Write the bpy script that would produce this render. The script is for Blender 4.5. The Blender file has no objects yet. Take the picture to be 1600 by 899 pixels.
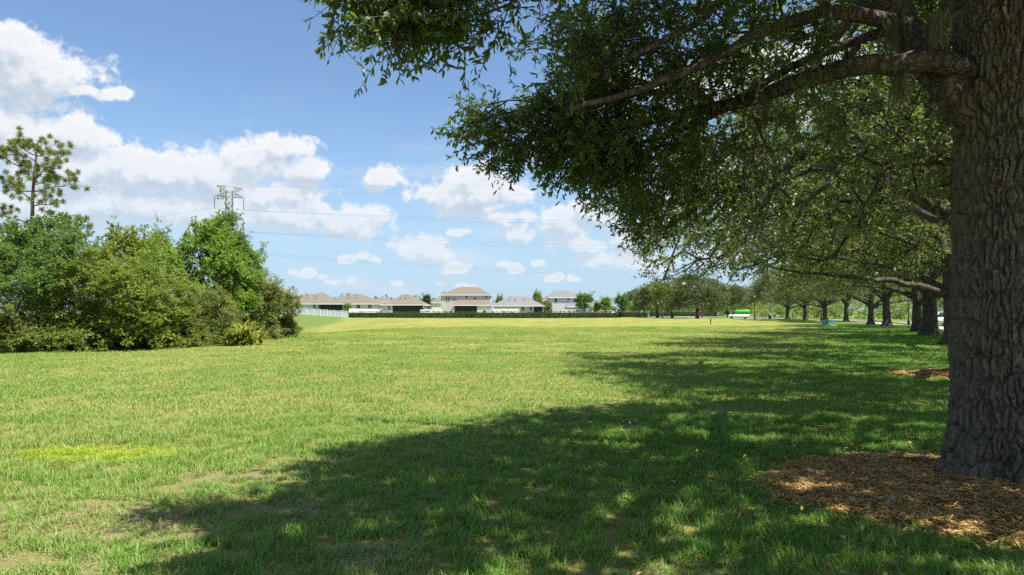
import bpy, bmesh, math, random
import numpy as np
from mathutils import Vector, Matrix

random.seed(7)
RNG = np.random.default_rng(7)
SC = bpy.context.scene
COL = SC.collection
R = math.radians

# ------------------------------------------------------------------ camera
F = 1067.0                       # focal length in photo pixels (1600 wide)
EYE = 1.6
PITCH = math.atan(38.5 / F)
cam_d = bpy.data.cameras.new("camera")
cam_d.sensor_width = 36.0
cam_d.lens = 36.0 * F / 1600.0
cam_d.clip_start = 0.05
cam_d.clip_end = 6000
cam = bpy.data.objects.new("camera", cam_d)
cam.location = (0, 0, EYE)
cam.rotation_euler = (R(90) + PITCH, 0, 0)
COL.objects.link(cam)
SC.camera = cam

# ------------------------------------------------------------------ light and exposure
SUN_EL, SUN_AZ = 62.0, 122.0      # azimuth clockwise from +Y (straight ahead)
sun_dir = Vector((math.sin(R(SUN_AZ)) * math.cos(R(SUN_EL)), math.cos(R(SUN_AZ)) * math.cos(R(SUN_EL)), math.sin(R(SUN_EL))))
sl = bpy.data.lights.new("sun", 'SUN')
sl.energy = 5.0
sl.angle = R(0.53)
sl.color = (1.0, 0.955, 0.87)
so = bpy.data.objects.new("sun", sl)
so.rotation_euler = (-sun_dir).to_track_quat('-Z', 'Y').to_euler()
so.location = (60, 10, 120)
COL.objects.link(so)

SC.view_settings.view_transform = 'Standard'
SC.view_settings.look = 'None'
SC.view_settings.gamma = 1.0
SC.view_settings.exposure = 1.0
SC.view_settings.use_curve_mapping = False
SC.render.engine = 'CYCLES'
cy = SC.cycles
cy.max_bounces = 6
cy.diffuse_bounces = 3
cy.glossy_bounces = 2
cy.transmission_bounces = 4
cy.transparent_max_bounces = 4
cy.caustics_reflective = False
cy.caustics_refractive = False
cy.sample_clamp_indirect = 4.0
cy.use_denoising = False
try:
    cy.denoiser = 'OPENIMAGEDENOISE'
    cy.denoising_input_passes = 'RGB_ALBEDO_NORMAL'
except Exception:
    pass


class NT:
    """small helper for writing node trees"""
    def __init__(s, nt):
        s.t = nt

    def new(s, kind, **kw):
        n = s.t.nodes.new(kind)
        for k, v in kw.items():
            setattr(n, k, v)
        return n

    def put(s, sock, v):
        if v is None:
            return
        if isinstance(v, bpy.types.NodeSocket):
            s.t.links.new(v, sock)
        elif isinstance(v, (tuple, list)) and sock.type == 'RGBA' and len(v) == 3:
            sock.default_value = (*v, 1)
        else:
            sock.default_value = v

    def m(s, op, a, b=None, c=None, clamp=False):
        n = s.new('ShaderNodeMath', operation=op, use_clamp=clamp)
        for i, v in enumerate((a, b, c)):
            s.put(n.inputs[i], v)
        return n.outputs[0]

    def vm(s, op, a, b=None, c=None, out=0):
        n = s.new('ShaderNodeVectorMath', operation=op)
        for i, v in enumerate((a, b, c)):
            s.put(n.inputs[i], v)
        return n.outputs[out]

    def mix(s, f, a, b, blend='MIX'):
        n = s.new('ShaderNodeMix', data_type='RGBA', blend_type=blend)
        s.put(n.inputs[0], f)
        s.put(n.inputs[6], a)
        s.put(n.inputs[7], b)
        return n.outputs[2]

    def step(s, v, a, b, lo=0.0, hi=1.0):
        n = s.new('ShaderNodeMapRange', interpolation_type='SMOOTHSTEP')
        s.put(n.inputs[0], v)
        n.inputs[1].default_value = a
        n.inputs[2].default_value = b
        n.inputs[3].default_value = lo
        n.inputs[4].default_value = hi
        return n.outputs[0]

    def noise(s, vec, scale, detail=3.0, rough=0.55, out=0, dist=0.0):
        n = s.new('ShaderNodeTexNoise')
        s.put(n.inputs['Vector'], vec)
        n.inputs['Scale'].default_value = scale
        n.inputs['Detail'].default_value = detail
        n.inputs['Roughness'].default_value = rough
        n.inputs['Distortion'].default_value = dist
        return n.outputs[out]

    def xyz(s, v):
        n = s.new('ShaderNodeSeparateXYZ')
        s.put(n.inputs[0], v)
        return n.outputs

    def comb(s, x, y, z):
        n = s.new('ShaderNodeCombineXYZ')
        for i, v in enumerate((x, y, z)):
            s.put(n.inputs[i], v)
        return n.outputs[0]


# ------------------------------------------------------------------ sky: Nishita air plus cumulus written as nodes
def px_dir(px, py):
    u, v = (px - 800) / F, (449.5 - py) / F
    cp, sp = math.cos(PITCH), math.sin(PITCH)
    return Vector((u, cp - sp * v, sp + cp * v))


def px_azel(px, py):
    d = px_dir(px, py).normalized()
    return math.atan2(d.x, d.y), math.asin(d.z)


CLOUDS = [  # photo pixels: centre, half widths
    (40, 112, 105, 62), (18, 70, 62, 42), (95, 120, 60, 34), (150, 138, 50, 14),
    (20, 215, 95, 44), (130, 212, 62, 38), (95, 262, 120, 66), (190, 258, 74, 42), (265, 268, 74, 38), (330, 276, 74, 44),
    (400, 258, 74, 46), (440, 228, 58, 26), (478, 268, 46, 34), (230, 320, 260, 44), (60, 330, 130, 50), (440, 306, 80, 24),
    (600, 284, 46, 26), (750, 303, 102, 42), (735, 276, 50, 30), (805, 312, 48, 26), (690, 302, 34, 18), (770, 330, 60, 10),
    (520, 348, 98, 36), (440, 345, 84, 28), (570, 364, 38, 16), (500, 330, 40, 16),
    (660, 388, 50, 26), (702, 414, 38, 13), (716, 366, 24, 7),
    (880, 352, 54, 40), (800, 345, 70, 14), (930, 325, 40, 20), (810, 367, 46, 20), (905, 384, 60, 16),
    (955, 336, 34, 24), (1000, 372, 60, 26), (1010, 404, 80, 20), (925, 408, 40, 10),
    (795, 416, 22, 9), (836, 410, 20, 8), (456, 431, 15, 9), (478, 427, 18, 11), (500, 433, 12, 7), (690, 438, 14, 8), (712, 440, 16, 7), (736, 441, 10, 5), (538, 404, 18, 10), (566, 400, 22, 13), (592, 407, 14, 8), (540, 441, 12, 6), (516, 442, 14, 6), (1040, 420, 30, 9), (860, 436, 16, 7), (888, 438, 12, 6), (620, 440, 14, 5), (640, 396, 22, 10), (676, 398, 26, 12), (586, 276, 16, 12), (612, 290, 24, 14), (860, 362, 24, 14), (822, 360, 16, 10), (780, 412, 12, 6), (720, 440, 20, 5),
    (965, 135, 70, 52), (1110, 300, 110, 70), (1090, 130, 90, 40), (1250, 120, 120, 70), (1120, 395, 70, 24), (1250, 350, 130, 50),
]

world = bpy.data.worlds.new("World")
SC.world = world
world.use_nodes = True
wt = world.node_tree
wt.nodes.clear()


def cloud_group():
    g = bpy.data.node_groups.new("cloud_field", 'ShaderNodeTree')
    g.interface.new_socket("Dir", in_out='INPUT', socket_type='NodeSocketVector')
    g.interface.new_socket("Field", in_out='OUTPUT', socket_type='NodeSocketFloat')
    k = NT(g)
    gi, go = k.new('NodeGroupInput'), k.new('NodeGroupOutput')
    d = gi.outputs[0]
    x, y, z = k.xyz(d)
    az = k.m('ARCTAN2', x, y)
    el = k.m('ARCSINE', z)
    p = k.comb(az, el, 0.0)
    warp = k.noise(d, 9.0, 4.0, 0.6, out=1)
    p = k.vm('MULTIPLY_ADD', k.vm('SUBTRACT', warp, (0.5, 0.5, 0.5)), (0.075, 0.05, 0.0), p)
    acc = None
    for cx, cyy, rx, ry in CLOUDS:
        a, e = px_azel(cx, cyy)
        sx, sy = F / rx, F / ry
        q = k.vm('MULTIPLY_ADD', p, (sx, sy, 0), (-a * sx, -e * sy, 0))
        ln = k.vm('LENGTH', q, out=1)
        acc = ln if acc is None else k.m('SMOOTH_MIN', acc, ln, 0.25)
    # the rest of the sky goes on with scattered cumulus of the same kind
    out = k.m('MAXIMUM', k.step(k.m('ABSOLUTE', az), 0.66, 0.8), k.step(el, 0.5, 0.62))
    gen = k.m('MULTIPLY_ADD', k.noise(k.vm('MULTIPLY', d, (1, 1, 2.2)), 3.2, 3.0, 0.5), -6.0, 4.2)
    gen = k.m('ADD', gen, k.m('MULTIPLY', k.m('SUBTRACT', 1.0, out), 6.0))
    acc = k.m('MINIMUM', acc, gen)
    fine = k.noise(d, 30.0, 8.0, 0.66)
    tiny = k.noise(d, 75.0, 5.0, 0.6)
    mid = k.noise(d, 11.0, 3.0, 0.5)
    f = k.m('SUBTRACT', 1.0, acc)
    f = k.m('MAXIMUM', f, -1.5)
    f = k.m('MULTIPLY_ADD', k.m('SUBTRACT', fine, 0.5), 1.5, f)
    f = k.m('MULTIPLY_ADD', k.m('SUBTRACT', mid, 0.5), 1.0, f)
    f = k.m('MULTIPLY_ADD', k.m('SUBTRACT', tiny, 0.5), 0.9, f)
    k.t.links.new(f, go.inputs[0])
    return g


w = NT(wt)
sky = w.new('ShaderNodeTexSky', sky_type='NISHITA')
sky.sun_disc = False
sky.sun_elevation = R(SUN_EL)
sky.sun_rotation = R(SUN_AZ)
sky.air_density = 1.0
sky.dust_density = 0.6
sky.ozone_density = 1.6
tc = w.new('ShaderNodeTexCoord')
dirv = tc.outputs['Generated']
cg = cloud_group()
c1, c2 = w.new('ShaderNodeGroup'), w.new('ShaderNodeGroup')
c1.node_tree = c2.node_tree = cg
w.put(c1.inputs[0], dirv)
w.put(c2.inputs[0], w.vm('ADD', dirv, (0.006, 0.0, 0.020)))
dens = w.step(c1.outputs[0], 0.02, 0.45)
lit = w.m('SUBTRACT', c1.outputs[0], c2.outputs[0])
lit = w.step(lit, -0.42, 0.42)
lit = w.m('MULTIPLY_ADD', w.step(c1.outputs[0], 0.8, 0.1), 0.30, w.m('MULTIPLY', lit, 0.85), clamp=True)
_, _, dz = w.xyz(dirv)
low = w.step(dz, 0.26, 0.0)
SKY_K = 0.067
cloud_col = w.mix(lit, (4.0, 4.65, 5.5), (7.25, 7.3, 7.4))
cloud_col = w.mix(w.m('MULTIPLY', low, 0.35), cloud_col, (5.0, 5.9, 6.8))
skyc = w.mix(1.0, sky.outputs[0], (0.95, 1.145, 1.29), 'MULTIPLY')
hz = w.m('MULTIPLY', w.step(dz, 0.30, -0.02), 0.85)
skyc = w.mix(0.06, skyc, (6, 6.3, 6.6))
skyc = w.mix(hz, skyc, (3.75, 5.15, 6.7))
thin = w.noise(w.vm('MULTIPLY', dirv, (1.0, 1.0, 3.2)), 7.0, 6.0, 0.6)
thin = w.m('MULTIPLY', w.m('MULTIPLY', w.step(thin, 0.47, 0.72), w.step(dz, 0.34, 0.10)), 0.55)
skyc = w.mix(thin, skyc, (5.4, 6.1, 6.9))
veil = w.m('MULTIPLY', dens, w.m('MULTIPLY_ADD', low, -0.28, 0.96))
full = w.mix(veil, skyc, cloud_col)
bg = w.new('ShaderNodeBackground')
bg.inputs[1].default_value = SKY_K
w.put(bg.inputs[0], full)
wo = w.new('ShaderNodeOutputWorld')
wt.links.new(bg.outputs[0], wo.inputs[0])
world.cycles.sampling_method = 'MANUAL'
world.cycles.sample_map_resolution = 512


# ------------------------------------------------------------------ ground shape and the tree row's line
def sm(t):
    t = np.clip(t, 0, 1)
    return t * t * (3 - 2 * t)


def gz(x, y):
    x = np.asarray(x, float)
    y = np.asarray(y, float)
    rise = 1.25 * sm((-x - 42) / 28) * sm((y - 150) / 50)
    cx = -17 - (y - 55) * 23 / 120
    ditch = -0.75 * np.exp(-((x - cx + 3) / 7.0) ** 2) * sm((y - 48) / 22) * sm((185 - y) / 30)
    und = 0.10 * np.sin(y * 0.16 + x * 0.05) * sm((y - 40) / 40) * sm((260 - y) / 60)
    near = 0.02 * np.sin(x * 1.7 + 0.6) * np.sin(y * 1.3) * sm((30 - y) / 20)
    return rise + ditch + und + near


def g1(x, y):
    return float(gz(x, y))


def xrow(y):
    return 0.15 + 0.70 * y - 0.0021 * y * y


def at(px, d):
    """x of a photo column at distance d"""
    return (px - 800) / F * d


def hz_(py, d):
    """height of a photo row at distance d"""
    v = (449.5 - py) / F
    cp, sp = math.cos(PITCH), math.sin(PITCH)
    return EYE + d * (sp + cp * v) / (cp - sp * v)


# ------------------------------------------------------------------ materials
MATS = {}


def mat(name):
    m = bpy.data.materials.new(name)
    m.use_nodes = True
    m.node_tree.nodes.clear()
    k = NT(m.node_tree)
    o = k.new('ShaderNodeOutputMaterial')
    MATS[name] = m
    return m, k, o


def principled(k, color, rough=0.7, spec=0.3, normal=None, metal=0.0):
    b = k.new('ShaderNodeBsdfPrincipled')
    k.put(b.inputs['Base Color'], color)
    k.put(b.inputs['Roughness'], rough)
    b.inputs['Specular IOR Level'].default_value = spec
    b.inputs['Metallic'].default_value = metal
    if normal is not None:
        k.put(b.inputs['Normal'], normal)
    return b.outputs[0]


def bump(k, h, strength=0.5, dist=0.02):
    b = k.new('ShaderNodeBump')
    b.inputs['Strength'].default_value = strength
    b.inputs['Distance'].default_value = dist
    k.put(b.inputs['Height'], h)
    return b.outputs[0]


def plain(name, col, rough=0.6, spec=0.3, var=0.12, scale=3.0, metal=0.0):
    m, k, o = mat(name)
    pos = k.new('ShaderNodeNewGeometry').outputs['Position']
    n = k.noise(pos, scale, 5.0, 0.6)
    c = k.mix(k.step(n, 0.3, 0.7), tuple(v * (1 - var) for v in col), tuple(min(1, v * (1 + var)) for v in col))
    k.t.links.new(principled(k, c, rough, spec, metal=metal), o.inputs[0])
    return m


LIME = (-4.65, 7.7, 0.95, 0.42)
DRY = [(-2.9, 5.3, 1.3, 0.9), (-4.4, 5.2, 1.4, 1.0), (-2.6, 6.6, 0.9, 0.5), (-0.9, 4.4, 0.6, 0.5), (-3.4, 4.2, 1.2, 0.6), (-1.9, 5.6, 0.9, 0.4), (-2.3, 7.4, 0.8, 0.3),
       (0.9, 4.2, 0.5, 0.25), (-0.6, 9.6, 1.0, 0.35), (-5.8, 6.1, 1.0, 0.5), (0.3, 4.05, 0.3, 0.18)]


def ground_tone(k):
    """colour of the turf from its place in the world: shared by the soil sheet and the blades"""
    pos = k.new('ShaderNodeNewGeometry').outputs['Position']
    x, y, z = k.xyz(pos)
    p2 = k.comb(x, y, 0.0)
    n1 = k.noise(p2, 0.11, 4.0, 0.6)
    n2 = k.noise(p2, 0.55, 4.0, 0.65)
    n3 = k.noise(p2, 3.1, 3.0, 0.6)
    rowx = k.m('ADD', k.m('MULTIPLY_ADD', y, 0.70, 0.15), k.m('MULTIPLY', k.m('MULTIPLY', y, y), -0.0021))
    off = k.m('SUBTRACT', x, rowx)
    off = k.m('MULTIPLY_ADD', k.m('SUBTRACT', n2, 0.5), 5.0, off)
    lush = k.step(off, -11.0, -3.0)
    dry = k.m('ADD', k.m('MULTIPLY', n1, 0.55), k.m('MULTIPLY', n2, 0.5))
    dry = k.step(dry, 0.44, 0.66)
    dry = k.m('MULTIPLY', dry, k.m('MULTIPLY_ADD', lush, -0.85, 1.0))
    far = k.step(y, 14.0, 60.0)
    ditchx = k.m('MULTIPLY_ADD', y, -0.1917, -9.5)
    green_left = k.m('MULTIPLY', k.step(k.m('SUBTRACT', x, ditchx), 2.0, -3.0), k.step(y, 44.0, 56.0))
    dry = k.m('MULTIPLY', k.m('MULTIPLY_ADD', far, 0.10, dry), k.m('SUBTRACT', 1.0, k.m('MULTIPLY', green_left, 0.9)))
    patch = None
    for cx, cyy, rx, ry in DRY:
        q = k.vm('MULTIPLY_ADD', p2, (1 / rx, 1 / ry, 0), (-cx / rx, -cyy / ry, 0))
        ln = k.vm('LENGTH', q, out=1)
        patch = ln if patch is None else k.m('MINIMUM', patch, ln)
    patch = k.m('MULTIPLY_ADD', k.m('SUBTRACT', k.noise(p2, 6.5, 5.0, 0.7), 0.5), 2.2, k.m('MULTIPLY_ADD', k.m('SUBTRACT', n3, 0.5), 1.2, patch))
    patch = k.step(patch, 0.95, 0.15)
    lq = k.vm('MULTIPLY_ADD', p2, (1 / LIME[2], 1 / LIME[3], 0), (-LIME[0] / LIME[2], -LIME[1] / LIME[3], 0))
    lime = k.m('MULTIPLY_ADD', k.m('SUBTRACT', n3, 0.5), 1.2, k.vm('LENGTH', lq, out=1))
    lime = k.step(lime, 1.25, 0.55)
    return dict(pos=pos, x=x, y=y, p2=p2, n1=n1, n2=n2, n3=n3, lush=lush, dry=dry, patch=patch, lime=lime, far=far, green_left=green_left)


def make_ground_mats():
    m, k, o = mat("turf_soil")
    t = ground_tone(k)
    fine = k.noise(t['p2'], 38.0, 4.0, 0.7)
    speck = k.noise(t['p2'], 9.0, 5.0, 0.75)
    # far away this sheet is the grass itself
    g = k.mix(t['dry'], (0.150, 0.190, 0.032), (0.285, 0.262, 0.078))
    g = k.mix(t['lush'], g, (0.125, 0.215, 0.032))
    g = k.mix(k.m('MULTIPLY', t['green_left'], 0.85), g, k.mix(k.step(t['n2'], 0.4, 0.6), (0.075, 0.125, 0.028), (0.125, 0.180, 0.040)))
    g = k.mix(k.m('MULTIPLY', k.step(speck, 0.45, 0.75), 0.3), g, (0.30, 0.275, 0.10))
    g = k.mix(t['lime'], g, (0.22, 0.30, 0.025))
    soil = k.mix(k.step(fine, 0.35, 0.65), (0.13, 0.10, 0.06), (0.40, 0.31, 0.19))
    near = k.step(t['y'], 34.0, 12.0)
    thatch = k.mix(k.step(fine, 0.3, 0.7), (0.13, 0.14, 0.035), (0.34, 0.31, 0.11))
    c = k.mix(k.m('MULTIPLY', near, 0.85), g, thatch)
    c = k.mix(k.m('MULTIPLY', t['patch'], k.m('MULTIPLY', near, 0.6)), c, soil)
    h = k.m('ADD', k.m('MULTIPLY', fine, 0.6), speck)
    k.t.links.new(principled(k, c, 0.95, 0.1, bump(k, h, 0.9, 0.06)), o.inputs[0])

    m, k, o = mat("grass_blade")
    t = ground_tone(k)
    rnd = k.new('ShaderNodeObjectInfo').outputs['Random']
    isl = k.new('ShaderNodeNewGeometry').outputs['Random Per Island']
    r = k.m('FRACT', k.m('ADD', k.m('MULTIPLY', rnd, 7.31), isl))
    g = k.mix(t['dry'], (0.180, 0.315, 0.046), (0.375, 0.405, 0.110))
    g = k.mix(t['lush'], g, (0.125, 0.285, 0.030))
    g = k.mix(k.m('MULTIPLY', t['green_left'], 0.7), g, (0.13, 0.22, 0.042))
    g = k.mix(k.m('MULTIPLY', k.step(r, 0.35, 1.0), 0.6), g, (0.27, 0.36, 0.085))
    g = k.mix(k.m('MULTIPLY', k.step(r, 0.3, 0.0), 0.5), g, (0.055, 0.105, 0.018))
    g = k.mix(k.m('MULTIPLY', k.step(r, 0.86, 0.9), k.m('MULTIPLY_ADD', t['lush'], -0.5, 0.9)), g, (0.46, 0.38, 0.19))
    g = k.mix(k.m('MULTIPLY', k.step(r, 0.5, 0.2), k.m('MULTIPLY', t['patch'], 0.8)), g, (0.40, 0.31, 0.16))
    g = k.mix(k.m('MULTIPLY', t['lime'], k.step(r, 0.0, 0.25)), g, (0.36, 0.46, 0.025))
    a = principled(k, g, 0.5, 0.35)
    tr = k.new('ShaderNodeBsdfTranslucent')
    k.put(tr.inputs[0], k.mix(1.0, g, (1.1, 1.25, 0.7), 'MULTIPLY'))
    mx = k.new('ShaderNodeMixShader')
    mx.inputs[0].default_value = 0.38
    k.t.links.new(a, mx.inputs[1])
    k.t.links.new(tr.outputs[0], mx.inputs[2])
    k.t.links.new(mx.outputs[0], o.inputs[0])


make_ground_mats()


def leaf_mat(name, dark, light, trans, gloss=0.45, tmix=0.4, odd=None):
    m, k, o = mat(name)
    isl = k.new('ShaderNodeNewGeometry').outputs['Random Per Island']
    pos = k.new('ShaderNodeNewGeometry').outputs['Position']
    n = k.noise(pos, 0.9, 3.0, 0.6)
    f = k.m('MULTIPLY_ADD', isl, 0.55, k.m('MULTIPLY', k.step(n, 0.3, 0.7), 0.45))
    c = k.mix(f, dark, light)
    if odd:
        c = k.mix(k.step(isl, 0.955, 0.96), c, odd)
    b = principled(k, c, gloss, 0.4)
    t = k.new('ShaderNodeBsdfTranslucent')
    k.put(t.inputs[0], k.mix(f, tuple(v * 0.7 for v in trans), trans))
    mx = k.new('ShaderNodeMixShader')
    mx.inputs[0].default_value = tmix
    k.t.links.new(b, mx.inputs[1])
    k.t.links.new(t.outputs[0], mx.inputs[2])
    k.t.links.new(mx.outputs[0], o.inputs[0])
    return m


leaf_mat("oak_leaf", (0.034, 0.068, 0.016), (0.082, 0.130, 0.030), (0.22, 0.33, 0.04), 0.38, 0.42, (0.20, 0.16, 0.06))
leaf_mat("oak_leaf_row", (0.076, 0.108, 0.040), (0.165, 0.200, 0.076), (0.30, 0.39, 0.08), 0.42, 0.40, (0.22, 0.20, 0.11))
leaf_mat("oak_leaf_far", (0.060, 0.090, 0.030), (0.130, 0.165, 0.058), (0.20, 0.27, 0.06), 0.45, 0.36)
leaf_mat("leaf_dark", (0.065, 0.125, 0.030), (0.150, 0.235, 0.055), (0.22, 0.36, 0.05), 0.42, 0.38)
leaf_mat("leaf_bright", (0.105, 0.190, 0.030), (0.220, 0.320, 0.060), (0.36, 0.54, 0.06), 0.42, 0.42)
leaf_mat("leaf_olive", (0.118, 0.170, 0.030), (0.245, 0.305, 0.058), (0.36, 0.46, 0.06), 0.5, 0.38)
leaf_mat("leaf_grey_olive", (0.125, 0.160, 0.042), (0.260, 0.295, 0.080), (0.36, 0.42, 0.08), 0.5, 0.35)
leaf_mat("leaf_yellow", (0.16, 0.21, 0.03), (0.36, 0.36, 0.06), (0.36, 0.40, 0.05), 0.4, 0.35)
leaf_mat("leaf_pale", (0.130, 0.185, 0.045), (0.285, 0.345, 0.100), (0.36, 0.45, 0.09), 0.5, 0.42)
leaf_mat("leaf_hedge", (0.035, 0.065, 0.020), (0.085, 0.130, 0.040), (0.10, 0.16, 0.03), 0.5, 0.3)
leaf_mat("pine_needle", (0.12, 0.165, 0.035), (0.25, 0.29, 0.065), (0.30, 0.36, 0.06), 0.45, 0.3)
leaf_mat("moss_strand", (0.13, 0.14, 0.08), (0.24, 0.25, 0.15), (0.20, 0.22, 0.10), 0.9, 0.3)


def bark_mat(name, dark, light, scale=9.0, lichen=True):
    m, k, o = mat(name)
    tcn = k.new('ShaderNodeTexCoord').outputs['Object']
    st = k.vm('MULTIPLY', tcn, (1.0, 1.0, 0.28))
    n = k.noise(st, scale, 6.0, 0.65)
    big = k.noise(tcn, 1.7, 4.0, 0.6)
    c = k.mix(k.step(n, 0.32, 0.68), dark, light)
    if lichen:
        li = k.step(k.noise(tcn, 5.0, 5.0, 0.7), 0.58, 0.72)
        c = k.mix(k.m('MULTIPLY', li, 0.40), c, (0.25, 0.255, 0.20))
        c = k.mix(k.m('MULTIPLY', k.step(big, 0.5, 0.72), 0.35), c, (0.15, 0.115, 0.080))
    vor = k.new('ShaderNodeTexVoronoi', feature='DISTANCE_TO_EDGE')
    k.put(vor.inputs['Vector'], k.vm('MULTIPLY_ADD', k.noise(tcn, 6.0, 3.0, 0.6, out=1), (0.25, 0.25, 0.1), st))
    vor.inputs['Scale'].default_value = scale * 1.4
    h = k.m('ADD', k.step(vor.outputs[0], 0.0, 0.18), k.m('MULTIPLY', n, 0.8))
    k.t.links.new(principled(k, c, 0.92, 0.15, bump(k, h, 0.95, 0.05)), o.inputs[0])
    return m


def near_bark():
    m, k, o = mat("bark_near")
    tcn = k.new('ShaderNodeTexCoord').outputs['Object']
    st = k.vm('MULTIPLY', tcn, (1.0, 1.0, 0.35))
    n = k.noise(st, 22.0, 6.0, 0.7)
    n2 = k.noise(tcn, 3.0, 4.0, 0.6)
    c = k.mix(k.step(n, 0.3, 0.7), (0.074, 0.061, 0.048), (0.205, 0.178, 0.146))
    c = k.mix(k.m('MULTIPLY', k.step(n2, 0.48, 0.7), 0.5), c, (0.15, 0.12, 0.088))
    li = k.step(k.noise(tcn, 9.0, 6.0, 0.72), 0.60, 0.70)
    c = k.mix(k.m('MULTIPLY', li, 0.55), c, (0.26, 0.25, 0.19))
    h = k.m('ADD', n, k.m('MULTIPLY', k.noise(tcn, 70.0, 3.0, 0.7), 0.5))
    k.t.links.new(principled(k, c, 0.93, 0.12, bump(k, h, 0.8, 0.012)), o.inputs[0])


near_bark()
bark_mat("bark", (0.066, 0.054, 0.043), (0.158, 0.136, 0.110))
bark_mat("bark_pine", (0.12, 0.085, 0.062), (0.24, 0.18, 0.14), 7.0, False)
bark_mat("bark_grey", (0.10, 0.095, 0.08), (0.22, 0.21, 0.18), 7.0)
plain("twig", (0.085, 0.070, 0.052), 0.9, 0.1, 0.25, 20)


def mulch_mats():
    m, k, o = mat("mulch_bed")
    pos = k.new('ShaderNodeNewGeometry').outputs['Position']
    n = k.noise(pos, 26.0, 5.0, 0.7)
    n2 = k.noise(pos, 3.0, 4.0, 0.6)
    c = k.mix(k.step(n, 0.3, 0.7), (0.05, 0.032, 0.018), (0.26, 0.155, 0.065))
    c = k.mix(k.step(n2, 0.5, 0.7), c, (0.12, 0.085, 0.05))
    k.t.links.new(principled(k, c, 0.95, 0.1, bump(k, n, 0.9, 0.02)), o.inputs[0])
    m, k, o = mat("mulch_chip")
    rnd = k.new('ShaderNodeObjectInfo').outputs['Random']
    isl = k.new('ShaderNodeNewGeometry').outputs['Random Per Island']
    r = k.m('FRACT', k.m('ADD', k.m('MULTIPLY', rnd, 5.7), isl))
    c = k.mix(k.step(r, 0.0, 0.5), (0.095, 0.062, 0.032), (0.42, 0.25, 0.09))
    c = k.mix(k.step(r, 0.55, 1.0), c, (0.68, 0.45, 0.17))
    k.t.links.new(principled(k, c, 0.85, 0.2), o.inputs[0])


mulch_mats()
plain("concrete", (0.46, 0.44, 0.40), 0.9, 0.2, 0.1, 2.0)
plain("asphalt", (0.20, 0.195, 0.185), 0.95, 0.2, 0.15, 3.0)
plain("kerb_concrete", (0.40, 0.385, 0.35), 0.9, 0.2, 0.12, 2.0)
plain("roof_tan", (0.165, 0.142, 0.113), 0.9, 0.1, 0.12, 1.6)
plain("roof_grey", (0.175, 0.175, 0.18), 0.9, 0.1, 0.12, 1.6)
plain("roof_dark", (0.17, 0.165, 0.165), 0.9, 0.1, 0.12, 1.6)
plain("stucco_tan", (0.52, 0.49, 0.45), 0.9, 0.2, 0.05, 1.0)
plain("stucco_cream", (0.66, 0.64, 0.58), 0.9, 0.2, 0.05, 1.0)
plain("stucco_blue", (0.46, 0.52, 0.56), 0.9, 0.2, 0.05, 1.0)
plain("stucco_grey", (0.45, 0.45, 0.44), 0.9, 0.2, 0.05, 1.0)
plain("white_trim", (0.80, 0.80, 0.78), 0.6, 0.3, 0.03, 2.0)
plain("white_vinyl", (0.86, 0.87, 0.88), 0.45, 0.4, 0.03, 1.0)
plain("window_glass", (0.035, 0.042, 0.05), 0.08, 0.8, 0.1, 1.0)
plain("screen_mesh", (0.030, 0.033, 0.036), 0.7, 0.2, 0.2, 1.0)
plain("dark_metal", (0.025, 0.027, 0.027), 0.5, 0.4, 0.2, 4.0)
plain("grey_metal", (0.33, 0.335, 0.34), 0.5, 0.4, 0.1, 4.0)
plain("steel_lattice", (0.25, 0.255, 0.265), 0.6, 0.4, 0.1, 1.0)
plain("wire_metal", (0.16, 0.165, 0.175), 0.6, 0.3, 0.05, 0.2)
plain("insulator", (0.12, 0.12, 0.13), 0.4, 0.4, 0.05, 1.0)
plain("paint_white", (0.78, 0.79, 0.80), 0.25, 0.5, 0.02, 1.0)
plain("paint_green", (0.10, 0.62, 0.08), 0.3, 0.5, 0.03, 1.0)
plain("paint_red", (0.42, 0.05, 0.07), 0.3, 0.5, 0.03, 1.0)
plain("black_rubber", (0.02, 0.02, 0.02), 0.85, 0.2, 0.2, 8.0)
plain("plastic_dark", (0.035, 0.035, 0.037), 0.6, 0.3, 0.2, 8.0)
plain("rim_alloy", (0.45, 0.45, 0.46), 0.35, 0.5, 0.05, 8.0)
plain("lamp_glass", (0.75, 0.75, 0.72), 0.2, 0.5, 0.02, 8.0)
plain("light_red", (0.45, 0.02, 0.02), 0.25, 0.5, 0.02, 8.0)
plain("utility_green", (0.13, 0.30, 0.25), 0.5, 0.4, 0.1, 6.0)
plain("hydrant_paint", (0.72, 0.66, 0.38), 0.5, 0.4, 0.08, 8.0)
plain("hose_black", (0.014, 0.014, 0.014), 0.35, 0.5, 0.2, 12.0)
plain("stone_grey", (0.30, 0.27, 0.24), 0.9, 0.2, 0.3, 30.0)
plain("dead_wood", (0.36, 0.28, 0.20), 0.9, 0.2, 0.3, 30.0)


# ------------------------------------------------------------------ mesh helpers
def tag(o, label=None, cat=None, group=None, kind=None):
    if label:
        o['label'] = label
    if cat:
        o['category'] = cat
    if group:
        o['group'] = group
    if kind:
        o['kind'] = kind
    return o


def link(name, me, parent=None, loc=None):
    o = bpy.data.objects.new(name, me)
    COL.objects.link(o)
    if parent is not None:
        o.parent = parent
    if loc is not None:
        o.location = loc
    return o


def empty(name, loc, rz=0.0, label=None, cat=None, group=None):
    o = bpy.data.objects.new(name, None)
    COL.objects.link(o)
    o.location = loc
    o.rotation_euler = (0, 0, rz)
    o.empty_display_size = 0.2
    return tag(o, label, cat, group)


def copy_tree(o, parent=None):
    c = o.copy()
    COL.objects.link(c)
    if parent is not None:
        c.parent = parent
    for ch in list(o.children):
        copy_tree(ch, c)
    return c


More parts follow.
